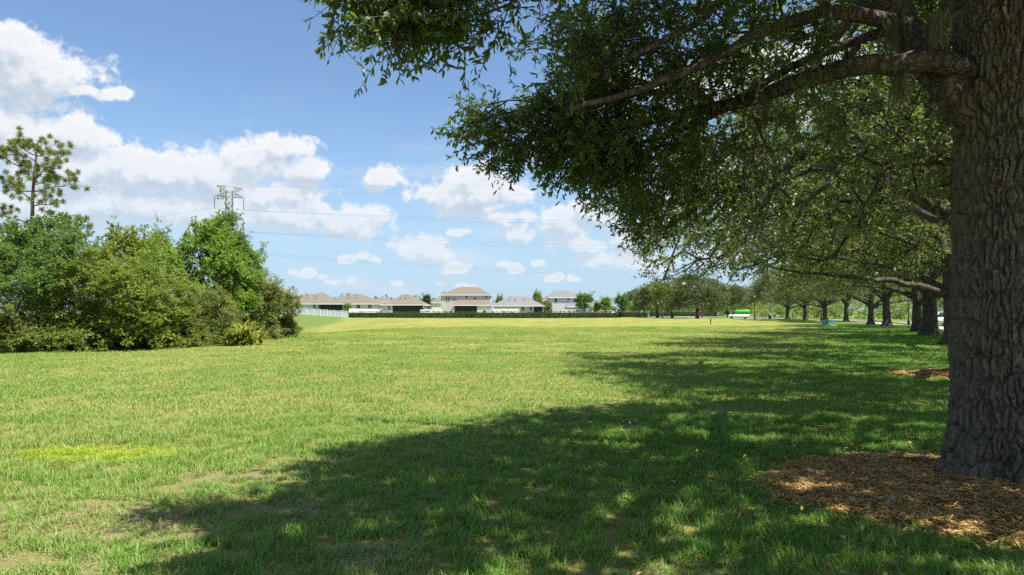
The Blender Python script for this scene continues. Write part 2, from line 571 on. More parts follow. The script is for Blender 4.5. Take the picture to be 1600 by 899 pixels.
def mesh_np(name, verts, polys, mats, smooth=False):
    """polys: list of (index array n x k, material index)"""
    me = bpy.data.meshes.new(name)
    verts = np.ascontiguousarray(verts, dtype=np.float32)
    me.vertices.add(len(verts))
    me.vertices.foreach_set('co', verts.ravel())
    loops, starts, mi = [], [], []
    pos = 0
    for idx, m in polys:
        idx = np.asarray(idx, dtype=np.int32)
        if idx.size == 0:
            continue
        n, k = idx.shape
        loops.append(idx.ravel())
        starts.append(pos + np.arange(n, dtype=np.int32) * k)
        mi.append(np.full(n, m, dtype=np.int32))
        pos += n * k
    loops = np.concatenate(loops)
    starts = np.concatenate(starts)
    mi = np.concatenate(mi)
    me.loops.add(len(loops))
    me.loops.foreach_set('vertex_index', loops)
    me.polygons.add(len(starts))
    me.polygons.foreach_set('loop_start', starts)
    me.polygons.foreach_set('material_index', mi)
    for m in mats:
        me.materials.append(MATS[m])
    me.update(calc_edges=True)
    me.validate()
    if smooth:
        me.polygons.foreach_set('use_smooth', np.ones(len(starts), dtype=bool))
    return me


class MB:
    """collects boxes, bars, tubes and polygons, then becomes ONE mesh object"""
    def __init__(s):
        s.v, s.f, s.mi = [], [], []

    def poly(s, pts, mi=0):
        b = len(s.v)
        s.v += [tuple(p) for p in pts]
        s.f.append(tuple(range(b, b + len(pts))))
        s.mi.append(mi)
        return s

    def box(s, c, size, rz=0.0, mi=0, taper=1.0):
        b = len(s.v)
        ca, sa = math.cos(rz), math.sin(rz)
        for dz in (-0.5, 0.5):
            t = taper if dz > 0 else 1.0
            for dx, dy in ((-.5, -.5), (.5, -.5), (.5, .5), (-.5, .5)):
                x, y = dx * size[0] * t, dy * size[1] * t
                s.v.append((c[0] + x * ca - y * sa, c[1] + x * sa + y * ca, c[2] + dz * size[2]))
        for q in ((0, 3, 2, 1), (4, 5, 6, 7), (0, 1, 5, 4), (1, 2, 6, 5), (2, 3, 7, 6), (3, 0, 4, 7)):
            s.f.append(tuple(b + i for i in q))
            s.mi.append(mi)
        return s

    def tube(s, pts, rad, n=6, mi=0, cap=True):
        pts = [Vector(p) for p in pts]
        rads = rad if isinstance(rad, (list, tuple)) else [rad] * len(pts)
        b = len(s.v)
        up = Vector((0, 0, 1))
        for i, p in enumerate(pts):
            d = (pts[min(i + 1, len(pts) - 1)] - pts[max(i - 1, 0)]).normalized()
            ref = up if abs(d.z) < 0.95 else Vector((1, 0, 0))
            a = d.cross(ref).normalized()
            e = d.cross(a).normalized()
            for j in range(n):
                t = 2 * math.pi * j / n
                s.v.append(tuple(p + (a * math.cos(t) + e * math.sin(t)) * rads[i]))
        for i in range(len(pts) - 1):
            for j in range(n):
                s.f.append((b + i * n + j, b + i * n + (j + 1) % n, b + (i + 1) * n + (j + 1) % n, b + (i + 1) * n + j))
                s.mi.append(mi)
        if cap:
            s.f.append(tuple(b + j for j in range(n - 1, -1, -1)))
            s.mi.append(mi)
            e0 = b + (len(pts) - 1) * n
            s.f.append(tuple(e0 + j for j in range(n)))
            s.mi.append(mi)
        return s

    def lathe(s, prof, c=(0, 0, 0), n=16, mi=0, axis='z'):
        b = len(s.v)
        for r, h in prof:
            for j in range(n):
                t = 2 * math.pi * j / n
                if axis == 'z':
                    s.v.append((c[0] + r * math.cos(t), c[1] + r * math.sin(t), c[2] + h))
                else:
                    s.v.append((c[0] + r * math.cos(t), c[1] + h, c[2] + r * math.sin(t)))
        for i in range(len(prof) - 1):
            for j in range(n):
                s.f.append((b + i * n + j, b + i * n + (j + 1) % n, b + (i + 1) * n + (j + 1) % n, b + (i + 1) * n + j))
                s.mi.append(mi)
        s.f.append(tuple(b + j for j in range(n - 1, -1, -1)))
        s.mi.append(mi)
        e0 = b + (len(prof) - 1) * n
        s.f.append(tuple(e0 + j for j in range(n)))
        s.mi.append(mi)
        return s

    def mesh(s, name, mats, smooth=False):
        me = bpy.data.meshes.new(name)
        me.from_pydata(s.v, [], s.f)
        for m in ([mats] if isinstance(mats, str) else mats):
            me.materials.append(MATS[m])
        me.polygons.foreach_set('material_index', s.mi)
        if smooth:
            me.polygons.foreach_set('use_smooth', [True] * len(s.f))
        bm = bmesh.new()
        bm.from_mesh(me)
        bmesh.ops.recalc_face_normals(bm, faces=bm.faces)
        bm.to_mesh(me)
        bm.free()
        me.update()
        return me

    def build(s, name, mats, parent=None, smooth=False, loc=None, bevel=0.0):
        o = link(name, s.mesh(name, mats, smooth), parent, loc)
        if bevel:
            md = o.modifiers.new("bevel", 'BEVEL')
            md.width = bevel
            md.segments = 2
            md.limit_method = 'ANGLE'
        return o


# value noise for placing and shaping
_tab = RNG.random((256, 256))


def vnoise(x, y, s=1.0):
    x = np.asarray(x, float) * s + 100.3
    y = np.asarray(y, float) * s + 57.9
    xi, yi = np.floor(x).astype(int), np.floor(y).astype(int)
    fx, fy = x - xi, y - yi
    fx, fy = fx * fx * (3 - 2 * fx), fy * fy * (3 - 2 * fy)
    a = _tab[xi & 255, yi & 255]
    b = _tab[(xi + 1) & 255, yi & 255]
    c = _tab[xi & 255, (yi + 1) & 255]
    d = _tab[(xi + 1) & 255, (yi + 1) & 255]
    return (a * (1 - fx) + b * fx) * (1 - fy) + (c * (1 - fx) + d * fx) * fy


# ------------------------------------------------------------------ the ground
def axis_lines(lo, hi, fine_lo, fine_hi, fine, mid_lo, mid_hi, mid):
    v = list(np.arange(fine_lo, fine_hi, fine))
    v += list(np.arange(fine_hi, mid_hi, mid)) + list(np.arange(fine_lo - mid, mid_lo, -mid))
    v += list(np.geomspace(mid_hi, hi, 14)) + [mid_lo - (t - 1) for t in np.geomspace(1, mid_lo - lo + 1, 14)]
    return np.array(sorted(set(np.round(v, 4))))


gx = axis_lines(-3000, 3000, -12, 16, 0.5, -160, 180, 3.0)
gy = axis_lines(-400, 4000, 0, 24, 0.5, -30, 300, 3.0)
GX, GY = np.meshgrid(gx, gy)
V = np.stack([GX.ravel(), GY.ravel(), gz(GX, GY).ravel()], 1)
nx, ny = len(gx), len(gy)
i = np.arange((ny - 1) * (nx - 1))
r0 = (i // (nx - 1)) * nx + i % (nx - 1)
gq = np.stack([r0, r0 + 1, r0 + nx + 1, r0 + nx], 1)
tag(link("ground", mesh_np("ground", V, [(gq, 0)], ["turf_soil"], True)), kind='structure')


# ------------------------------------------------------------------ road, kerb and pavement beyond the oak row
def strip(name, material, offs, ys, lift, path=None, thick=0.0):
    vs, fs = [], []
    for y in ys:
        cx, cyy, nxx, nyy = path(y)
        for o in offs:
            X, Y = cx + nxx * o, cyy + nyy * o
            vs.append((X, Y, g1(X, Y) + lift))
    k = len(offs)
    for a in range(len(ys) - 1):
        for b in range(k - 1):
            fs.append((a * k + b, a * k + b + 1, (a + 1) * k + b + 1, (a + 1) * k + b))
    if thick:
        n = len(vs)
        vs += [(x, y, z - thick) for x, y, z in vs]
        for a in range(len(ys) - 1):
            fs.append((a * k, (a + 1) * k, n + (a + 1) * k, n + a * k))
            fs.append((a * k + k - 1, n + a * k + k - 1, n + (a + 1) * k + k - 1, (a + 1) * k + k - 1))
    me = bpy.data.meshes.new(name)
    me.from_pydata(vs, [], fs)
    me.materials.append(MATS[material])
    return tag(link(name, me), kind='structure')


def row_path(y):
    x = xrow(min(y, 150)) + (0 if y <= 150 else (y - 150) * 0.07 - (y - 150) ** 2 * 0.006)
    e = 0.5
    x2 = xrow(min(y + e, 150)) + (0 if y + e <= 150 else (y + e - 150) * 0.07 - (y + e - 150) ** 2 * 0.006)
    t = Vector((x2 - x, e)).normalized()
    return x, y, t.y, -t.x


YS = list(np.arange(-14, 224, 3.0))
strip("road", "asphalt", [7.0, 10.5, 14.0], YS, 0.02, row_path)
strip("pavement", "concrete", [3.6, 5.0], YS, 0.03, row_path)
strip("kerb", "kerb_concrete", [6.7, 7.0], YS, 0.13, row_path, 0.15)
strip("kerb", "kerb_concrete", [14.0, 14.3], YS, 0.13, row_path, 0.15)
# pale parking court at the far end
mb = MB()
for a, b in (((30, 205), (78, 236)),):
    xs, ys2 = np.linspace(a[0], b[0], 9), np.linspace(a[1], b[1], 6)
    for ii in range(8):
        for jj in range(5):
            q = [(xs[ii], ys2[jj]), (xs[ii + 1], ys2[jj]), (xs[ii + 1], ys2[jj + 1]), (xs[ii], ys2[jj + 1])]
            mb.poly([(x, y, g1(x, y) + 0.05) for x, y in q])
tag(mb.build("parking_court_pavement", "concrete"), kind='structure')


# ------------------------------------------------------------------ trees
def unit(v):
    return v / np.maximum(np.linalg.norm(v, axis=-1, keepdims=True), 1e-9)


def rand_unit(n, rng):
    return unit(rng.normal(size=(n, 3)))


def leaves_geo(p, d, nrm, ln, wd, fine=False):
    """leaf blades: base p, axis d, normal nrm"""
    s = unit(np.cross(d, nrm))
    nn = unit(np.cross(s, d))
    ln = ln[:, None]
    wd = wd[:, None]
    n = len(p)
    if fine:
        r1 = p + d * ln * 0.30 + s * wd * 0.42 + nn * wd * 0.16
        l1 = p + d * ln * 0.30 - s * wd * 0.42 + nn * wd * 0.16
        r2 = p + d * ln * 0.68 + s * wd * 0.46 + nn * wd * 0.10
        l2 = p + d * ln * 0.68 - s * wd * 0.46 + nn * wd * 0.10
        tip = p + d * ln - nn * ln * 0.10
        V = np.stack([p, r1, r2, tip, l2, l1], 1).reshape(-1, 3)
        b = np.arange(n)[:, None] * 6
        tris = np.concatenate([b + [0, 1, 5], b + [2, 3, 4]])
        quads = b + [1, 2, 4, 5]
        return V, tris, quads
    r1 = p + d * ln * 0.48 + s * wd * 0.5 + nn * wd * 0.14
    l1 = p + d * ln * 0.48 - s * wd * 0.5 + nn * wd * 0.14
    tip = p + d * ln
    V = np.stack([p, r1, tip, l1], 1).reshape(-1, 3)
    b = np.arange(n)[:, None] * 4
    return V, np.zeros((0, 3), int), b + [0, 1, 2, 3]


def sprays(cent, outw, rng, twigs=7, per=12, tlen=(0.25, 0.5), leaf=0.065, wr=0.34, droop=0.25, fine=False, twig_r=0.003, up=0.35, spread=1.0):
    """foliage sprays at clump centres: twigs with leaves set along them; returns vertices, tris, leaf quads, twig quads"""
    n = len(cent)
    C = np.repeat(cent, twigs, 0)
    O = np.repeat(outw, twigs, 0)
    td = unit(O * 0.8 + rand_unit(n * twigs, rng) * spread + np.array([0, 0, -droop]))
    tl = rng.uniform(*tlen, n * twigs)
    start = C - td * tl[:, None] * 0.25 + rng.normal(scale=tl.mean() * 0.22, size=C.shape)
    mid = start + td * tl[:, None] * 0.5
    end = start + td * tl[:, None] + np.array([0, 0, -1]) * (tl * droop * 0.4)[:, None]
    tt = rng.uniform(0.22, 1.02, (n * twigs, per))
    tt[:, 0] = 1.0
    a, b, c = start[:, None, :], mid[:, None, :], end[:, None, :]
    t = tt[..., None]
    P = a * (1 - t) ** 2 + 2 * (2 * b - 0.5 * (a + c)) * t * (1 - t) + c * t ** 2
    P = P.reshape(-1, 3)
    D = np.repeat(td, per, 0)
    ld = unit(D * 0.75 + rand_unit(len(P), rng) * 0.85 + np.array([0, 0, -0.1]))
    nr = unit(rand_unit(len(P), rng) * 0.9 + np.array([0, 0, up * 2]))
    ln = leaf * rng.uniform(0.65, 1.25, len(P))
    V, T, Q = leaves_geo(P, ld, nr, ln, ln * wr * rng.uniform(0.8, 1.2, len(P)), fine)
    if twig_r <= 0:
        return V, T, Q, np.zeros((0, 4), int)
    # twigs as three-sided rods
    m = len(start)
    ax = unit(np.cross(td, np.array([0.3, 0.2, 0.9])))
    bx = np.cross(td, ax)
    rings = []
    for q, rr in ((start, 1.6), (mid, 1.2), (end, 0.5)):
        for ang in (0, 2.094, 4.189):
            rings.append(q + (ax * math.cos(ang) + bx * math.sin(ang)) * twig_r * rr)
    TV = np.stack(rings, 1).reshape(-1, 3)
    bs = np.arange(m)[:, None] * 9 + len(V)
    tq = []
    for lev in (0, 3):
        for j in range(3):
            tq.append(bs + [lev + j, lev + (j + 1) % 3, lev + 3 + (j + 1) % 3, lev + 3 + j])
    return np.concatenate([V, TV]), T, Q, np.concatenate(tq)


class Skeleton:
    """limbs first, then every clump joined to the nearest fitting node; radii by the pipe rule"""
    def __init__(s):
        s.p, s.par, s.minr = [], [], []

    def add(s, p, par, minr=0.0):
        s.p.append(np.array(p, float))
        s.par.append(par)
        s.minr.append(minr)
        return len(s.p) - 1

    def limb(s, pts, r0, r1, start=None, step=0.35, rng=None, wob=0.03):
        """smooth limb through pts; start = node index"""
        pts = [np.array(q, float) for q in pts]
        if start is None:
            cur = s.add(pts[0], -1, r0)
        else:
            cur = start
            pts = [s.p[start]] + pts
        P = [pts[0] * 2 - pts[1]] + pts + [pts[-1] * 2 - pts[-2]]
        tot = sum(np.linalg.norm(pts[q + 1] - pts[q]) for q in range(len(pts) - 1))
        run = 0.0
        for q in range(1, len(P) - 2):
            a, b, c, d = P[q - 1], P[q], P[q + 1], P[q + 2]
            L = np.linalg.norm(c - b)
            n = max(1, int(round(L / step)))
            for k in range(1, n + 1):
                t = k / n
                x = 0.5 * ((2 * b) + (c - a) * t + (2 * a - 5 * b + 4 * c - d) * t * t + (-a + 3 * b - 3 * c + d) * t ** 3)
                if rng is not None:
                    x = x + rng.normal(scale=wob, size=3)
                f = (run + L * t) / tot
                cur = s.add(x, cur, r0 + (r1 - r0) * f)
            run += L
        return cur

    def grow(s, cl, rng, step=0.35, root_z=0.0, sag=0.06, base=None):
        base = np.array([0, 0, 0]) if base is None else np.array(base, float)
        order = np.argsort(np.linalg.norm((cl - (base + [0, 0, root_z])) * [1, 1, 0.8], axis=1))
        cap = len(s.p) + len(cl) * 14 + 10
        A = np.zeros((cap, 3))
        A[:len(s.p)] = np.array(s.p)
        depth = np.zeros(cap)
        for j, (q, pr) in enumerate(zip(s.p, s.par)):
            depth[j] = 0 if pr < 0 else depth[pr] + np.linalg.norm(q - s.p[pr])
        ends = np.zeros(len(cl), int)
        for ci in order:
            c = cl[ci]
            n = len(s.p)
            v = c - A[:n]
            dist = np.linalg.norm(v, axis=1)
            outw = (A[:n, :2] - base[:2])
            rr = np.linalg.norm(outw, axis=1)
            back = np.maximum(0, rr - np.linalg.norm(c[:2] - base[:2]))
            cost = dist + 0.10 * depth[:n] + 1.2 * back + np.where(A[:n, 2] < root_z + base[2], 8.0, 0.0) + np.maximum(0, A[:n, 2] - c[2]) * 0.25
            j = int(np.argmin(cost))
            L = dist[j]
            k = max(1, min(12, int(L / step)))
            a = A[j]
            pj = s.par[j]
            tang = unit(a - A[pj]) if pj >= 0 else np.array([0, 0, 1.0])
            m = a + (c - a) * 0.5 + tang * L * 0.16 + np.array([0, 0, -sag * L]) + rng.normal(scale=0.05 * L, size=3)
            cur = j
            for q in range(1, k + 1):
                t = q / k
                x = a * (1 - t) ** 2 + 2 * m * t * (1 - t) + c * t * t
                if q < k:
                    x = x + rng.normal(scale=0.02, size=3)
                nw = s.add(x, cur)
                A[nw] = x
                depth[nw] = depth[cur] + L / k
                cur = nw
            ends[ci] = cur
        outd = np.array([unit(s.p[e] - s.p[s.par[e]]) for e in ends])
        return outd

    def tubes(s, tip=0.006, e=2.3, maxr=None, flare=None):
        n = len(s.p)
        P = np.array(s.p)
        par = np.array(s.par)
        acc = np.zeros(n)
        kids = [[] for _ in range(n)]
        for j in range(n - 1, -1, -1):
            r = max(tip, acc[j] ** (1 / e))
            r = max(r, s.minr[j]) if s.minr[j] > 0 else r
            if maxr and s.minr[j] == 0:
                r = min(r, maxr)
            acc[j] = r ** e if s.minr[j] == 0 else r ** e
            if par[j] >= 0:
                acc[par[j]] += acc[j]
                kids[par[j]].append(j)
        rad = acc ** (1 / e)
        for j in range(n):
            if s.minr[j] > 0:
                rad[j] = s.minr[j]
        for j in range(n):
            if par[j] >= 0:
                rad[j] = min(rad[j], rad[par[j]] * 1.0)
        verts, quads = [], []
        cnt = 0
        stack = [j for j in range(n) if par[j] < 0]
        heads = [(j, None) for j in stack]
        while heads:
            j, pj = heads.pop()
            chain = [j]
            while kids[chain[-1]]:
                ks = kids[chain[-1]]
                best = max(ks, key=lambda q: rad[q])
                for q in ks:
                    if q != best:
                        heads.append((q, chain[-1]))
                chain.append(best)
            pts = P[chain]
            rr = rad[chain].copy()
            if pj is not None:
                pts = np.vstack([P[pj], pts])
                rr = np.concatenate([[min(rad[pj], rr[0] * 1.25)], rr])
            if len(pts) < 2:
                continue
            sides = 14 if rr.max() > 0.2 else 10 if rr.max() > 0.08 else 6 if rr.max() > 0.03 else 4
            d = unit(np.gradient(pts, axis=0))
            a = np.cross(d[0], [0, 0, 1.0] if abs(d[0][2]) < 0.9 else [1.0, 0, 0])
            a = a / np.linalg.norm(a)
            ang = np.arange(sides) * 2 * math.pi / sides
            for q in range(len(pts)):
                a = a - d[q] * np.dot(a, d[q])
                a = a / max(np.linalg.norm(a), 1e-9)
                b = np.cross(d[q], a)
                verts.append(pts[q] + (np.cos(ang)[:, None] * a + np.sin(ang)[:, None] * b) * rr[q])
            base = cnt + (np.arange(len(pts) - 1) * sides)[:, None]
            jj = np.arange(sides)[None, :]
            j2 = (np.arange(sides)[None, :] + 1) % sides
            qd = np.stack([base + jj, base + j2, base + sides + j2, base + sides + jj], -1).reshape(-1, 4)
            quads.append(qd)
            cnt += len(pts) * sides
        return np.concatenate(verts), np.concatenate(quads), rad


def lobe_points(rng, n, env_c, env_r, nlobes, lobe_r, zmin=0.3, inner=0.55, flat=0.8, upb=0.2):
    """clump centres on lobes that sit inside an ellipsoidal envelope"""
    L = rand_unit(nlobes * 3, rng)
    L = L[L[:, 2] > -0.55][:nlobes]
    lc = np.array(env_c) + L * np.array(env_r) * rng.uniform(inner, 0.82, (len(L), 1))
    lr = lobe_r * rng.uniform(0.65, 1.3, len(L))
    which = rng.integers(0, len(L), n * 3)
    u = rand_unit(n * 3, rng)
    u[:, 2] += upb
    u = unit(u)
    p = lc[which] + u * lr[which][:, None] * np.array([1, 1, flat]) * rng.uniform(0.6, 1.05, (n * 3, 1))
    p = p[p[:, 2] > zmin]
    # keep those not deep inside another lobe
    d = np.linalg.norm((p[:, None] - lc[None]) / lr[None, :, None], axis=2).min(1)
    p = p[d > 0.45]
    return p[:n]


def tree_meshes(name, rng, clumps, limbs, trunk, leafm, barkm, spray, root_z, tip=0.01, step=0.5, maxr=None, sag=0.06, thin=0.16):
    sk = Skeleton()
    top = sk.limb(trunk[0], trunk[1], trunk[2], None, 0.4, rng, 0.015)
    for lb in limbs:
        h = lb[0]
        P = np.array(sk.p)
        j = int(np.argmin(np.abs(P[:top + 1, 2] - h)))
        sk.limb(lb[1], lb[2], lb[3], j, 0.45, rng, 0.04)
    od = sk.grow(clumps, rng, step=step, root_z=root_z, sag=sag)
    tv, tq, rad = sk.tubes(tip=tip, maxr=maxr)
    tm = mesh_np(name + "_trunk", tv, [(tq, 0)], [barkm], True)
    rad_out = unit(clumps - np.array([0, 0, clumps[:, 2].mean()]))
    V, T, Q, W = sprays(clumps, unit(od * 0.6 + rad_out * 0.6), rng, **spray)
    cm = mesh_np(name + "_crown", V, [(T, 0), (Q, 0), (W, 1)], [leafm, "twig"])
    return tm, cm


def flare_trunk(r, h):
    """trunk centre line and radii with a root flare"""
    return [(0, 0, -0.15), (0.0, 0.0, 0.12), (0.01, 0, 0.6), (0.03, 0.02, h * 0.6), (0.05, 0, h)]


VAR = {}


def oak_variant(key, seed, n, spray, R_=8.2, H=11.0, low=3.0, r=0.42, leafm="oak_leaf_row"):
    rng = np.random.default_rng(seed)
    cz = (low + H) / 2 + 0.2
    pts = [lobe_points(rng, int(n * 0.75), (0, 0, cz), (R_, R_, (H - low) / 2), 26, 2.2, low - 0.2, 0.5)]
    # drooping skirt
    m = n - len(pts[0])
    a = rng.uniform(0, 2 * math.pi, m)
    rr = R_ * rng.uniform(0.62, 1.0, m)
    zz = low + 1.3 - 1.6 * (rr / R_) ** 3 + rng.uniform(-0.3, 1.6, m)
    pts.append(np.stack([rr * np.cos(a), rr * np.sin(a), zz], 1))
    cl = np.concatenate(pts)
    if key == "oak_near":     # this one's crown is shorter on the field side, as its shade shows
        hz = math.tan(R(SUN_EL))
        cl = cl[cl[:, 0] - cl[:, 2] / hz * math.sin(R(SUN_AZ)) > -9.3 + rng.normal(scale=0.3, size=len(cl))]
    limbs = []
    for q in range(7):
        a = q * 2 * math.pi / 7 + rng.uniform(-0.3, 0.3)
        h = rng.uniform(2.3, 4.0)
        e = rng.uniform(0.45, 0.7) * R_
        rise = rng.uniform(0.8, 2.6)
        limbs.append((h, [(math.cos(a) * e * 0.35, math.sin(a) * e * 0.35, h + rise * 0.55), (math.cos(a + .12) * e * 0.7, math.sin(a + .12) * e * 0.7, h + rise * 0.85), (math.cos(a) * e, math.sin(a) * e, h + rise)], r * 0.42, 0.07))
    limbs.append((4.0, [(0.5, 0.3, 5.5), (0.9, -0.2, 7.2), (0.6, -0.5, 8.8)], r * 0.6, 0.1))
    sk_tr = ([(0, 0, -0.2), (0, 0, 0.0), (0.0, 0, 0.25), (0.02, 0, 0.7), (0.05, 0.03, 2.4), (0.1, 0, 4.2)], r, r * 0.72)
    tm, cm = tree_meshes("oak", rng, cl, limbs, sk_tr, leafm, "bark", spray, 3.2, tip=0.018, step=0.7, sag=0.03)
    flare(tm, r)
    VAR[key] = (tm, cm)


def flare(me, r, h=0.9, amt=0.55):
    n = len(me.vertices)
    co = np.zeros(n * 3, np.float32)
    me.vertices.foreach_get('co', co)
    co = co.reshape(-1, 3)
    ok = (co[:, 2] < h) & (np.hypot(co[:, 0], co[:, 1]) < r * 1.6)
    t = np.clip(1 - co[:, 2] / h, 0, 1) ** 2.4
    an = np.arctan2(co[:, 1], co[:, 0])
    f = 1 + amt * t * (1 + 0.35 * np.sin(an * 5 + 1))
    co[ok, :2] *= f[ok, None]
    me.vertices.foreach_set('co', co.ravel())
    me.update()


def bush_variant(key, seed, n, env_c, env_r, nl, lr, spray, leafm, barkm="bark_grey", zmin=0.25, trunk_r=0.12, root_z=0.4, extra=None, top=None, inner=0.5, skirt=0, shoots=26):
    rng = np.random.default_rng(seed)
    cl = lobe_points(rng, n, env_c, env_r, nl, lr, zmin, inner)
    if skirt:
        a = rng.uniform(0, 2 * math.pi, skirt)
        q = rng.uniform(0.55, 0.98, skirt)
        cl = np.concatenate([cl, np.stack([env_r[0] * q * np.cos(a), env_r[1] * q * np.sin(a), rng.uniform(0.12, 1.1, skirt)], 1)])
    for q in range(shoots):
        j = rng.integers(0, len(cl))
        b = cl[j]
        if b[2] < env_c[2] + env_r[2] * 0.2:
            continue
        k = rng.integers(3, 7)
        t = np.linspace(0.15, 1, k)[:, None]
        cl = np.concatenate([cl, b + t * np.array([rng.normal(scale=.25), rng.normal(scale=.25), rng.uniform(.5, 1.1)]) + rng.normal(scale=.07, size=(k, 3))])
    if extra is not None:
        cl = np.concatenate([cl, extra(rng)])
    h = top or env_c[2] + env_r[2] * 0.3
    tr = ([(0, 0, -0.2), (0.02, 0, 0.5), (0.08, 0.05, h * 0.5), (0.0, 0.0, h)], trunk_r, trunk_r * 0.35)
    VAR[key] = tree_meshes(key, rng, cl, [], tr, leafm, barkm, spray, root_z, tip=0.008, step=0.45)


def plant(name, label, cat, group, x, y, var, scale=(1, 1, 1), rz=0.0, leafm=None):
    if not isinstance(scale, tuple):
        scale = (scale, scale, scale)
    e = empty(name, (x, y, g1(x, y)), rz, label, cat, group)
    e.scale = scale
    tm, cm = VAR[var]
    link("trunk", tm, e)
    c = link("crown", cm, e)
    if leafm:
        c.material_slots[0].link = 'OBJECT'
        c.material_slots[0].material = MATS[leafm]
    return e


# ---- the big oak by the camera
TX, TY = 4.66, 6.42


def bark_trunk(base, top, r_at, parent, seed=3):
    """near trunk with furrowed bark as real relief"""
    rng = np.random.default_rng(seed)
    na, nz = 320, 470
    th = np.linspace(0, 2 * math.pi, na, endpoint=False)
    zz = np.linspace(-0.12, top, nz)
    TH, ZZ = np.meshgrid(th, zz)
    circ = 0.5
    # bark plates: cellular pattern drawn out vertically, periodic round the trunk
    U = TH * circ
    per = 2 * math.pi * circ
    wu = (vnoise(np.cos(TH) * 2 + ZZ * 0.6, np.sin(TH) * 2 + ZZ * 1.9, 1.6) - 0.5) * 0.10 + (vnoise(np.cos(TH) * 5 + 9, np.sin(TH) * 5 + ZZ * 6, 1.5) - 0.5) * 0.06
    cw, chh = 0.056, 0.25
    ncol = int(round(per / cw))
    cw = per / ncol
    x = (U + wu) / cw
    y = ZZ / chh + 0.35 * (vnoise(TH * 3, ZZ * 2, 2.0) - 0.5)
    xi, yi = np.floor(x).astype(int), np.floor(y).astype(int)
    f1 = np.full(x.shape, 9.0)
    f2 = np.full(x.shape, 9.0)
    jit = rng.random((256, 256, 2))
    hh = np.zeros(x.shape)
    hval = rng.random((256, 256))
    for dx in (-1, 0, 1, 2):
        for dy in (-1, 0, 1, 2):
            cx, cyy = xi + dx, yi + dy
            jx = jit[(cx % ncol) & 255, cyy & 255, 0]
            jy = jit[(cx % ncol) & 255, cyy & 255, 1]
            d = np.hypot(x - (cx + 0.15 + 0.7 * jx), (y - (cyy + 0.1 + 0.8 * jy)))
            closer = d < f1
            f2 = np.where(closer, f1, np.minimum(f2, d))
            hh = np.where(closer, hval[(cx % ncol) & 255, cyy & 255], hh)
            f1 = np.where(closer, d, f1)
    edge = f2 - f1
    ph = 2 * math.pi * ncol * 0.5 * TH / math.pi * 0.5 * 2 + 9.0 * vnoise(np.cos(TH) * 3 + 5, np.sin(TH) * 3 + ZZ * 2.3, 1.7) + 4.0 * vnoise(np.cos(TH) * 8, np.sin(TH) * 8 + ZZ * 7, 1.6)
    wave = np.clip(0.5 + 0.9 * np.cos(ph), 0, 1)
    cross = np.abs(vnoise(np.cos(TH) * 9, np.sin(TH) * 9 + ZZ * 17, 1.7) - 0.5)
    rel = (0.85 * sm((edge - 0.03) / 0.26) + 0.2 * sm(wave)) * (0.75 + 0.5 * hh) * (0.62 + 0.38 * sm(cross / 0.08))
    crk = vnoise(TH * 22, ZZ * 40, 1.0) * 0.35 + vnoise(TH * 9, ZZ * 60, 1.0) * 0.2
    rad = r_at(ZZ, TH) + 0.066 * rel - 0.054 + 0.026 * (crk - 0.25)
    lean = np.stack([0.02 * ZZ, 0.01 * ZZ], -1)
    V = np.stack([base[0] + lean[..., 0] + rad * np.cos(TH), base[1] + lean[..., 1] + rad * np.sin(TH), ZZ + base[2]], -1).reshape(-1, 3)
    i = np.arange((nz - 1) * na)
    a, b = i // na, i % na
    q = np.stack([a * na + b, a * na + (b + 1) % na, (a + 1) * na + (b + 1) % na, (a + 1) * na + b], 1)
    return link("trunk", mesh_np("big_trunk", V, [(q, 0)], ["bark_near"], True), parent)


def r_big(z, th):
    r = 0.475 - 0.014 * np.clip(z, 0, 9)
    fl = np.clip(1 - z / 0.85, 0, 1) ** 2.6
    r = r + fl * (0.085 + 0.10 * np.sin(th * 4 + 2.0) + 0.07 * np.sin(th * 7 + 2))
    up = np.clip((z - 3.3) / 1.5, 0, 1) ** 2
    return r + 0.05 * up + 0.012 * np.sin(th * 3 + z * 0.8)


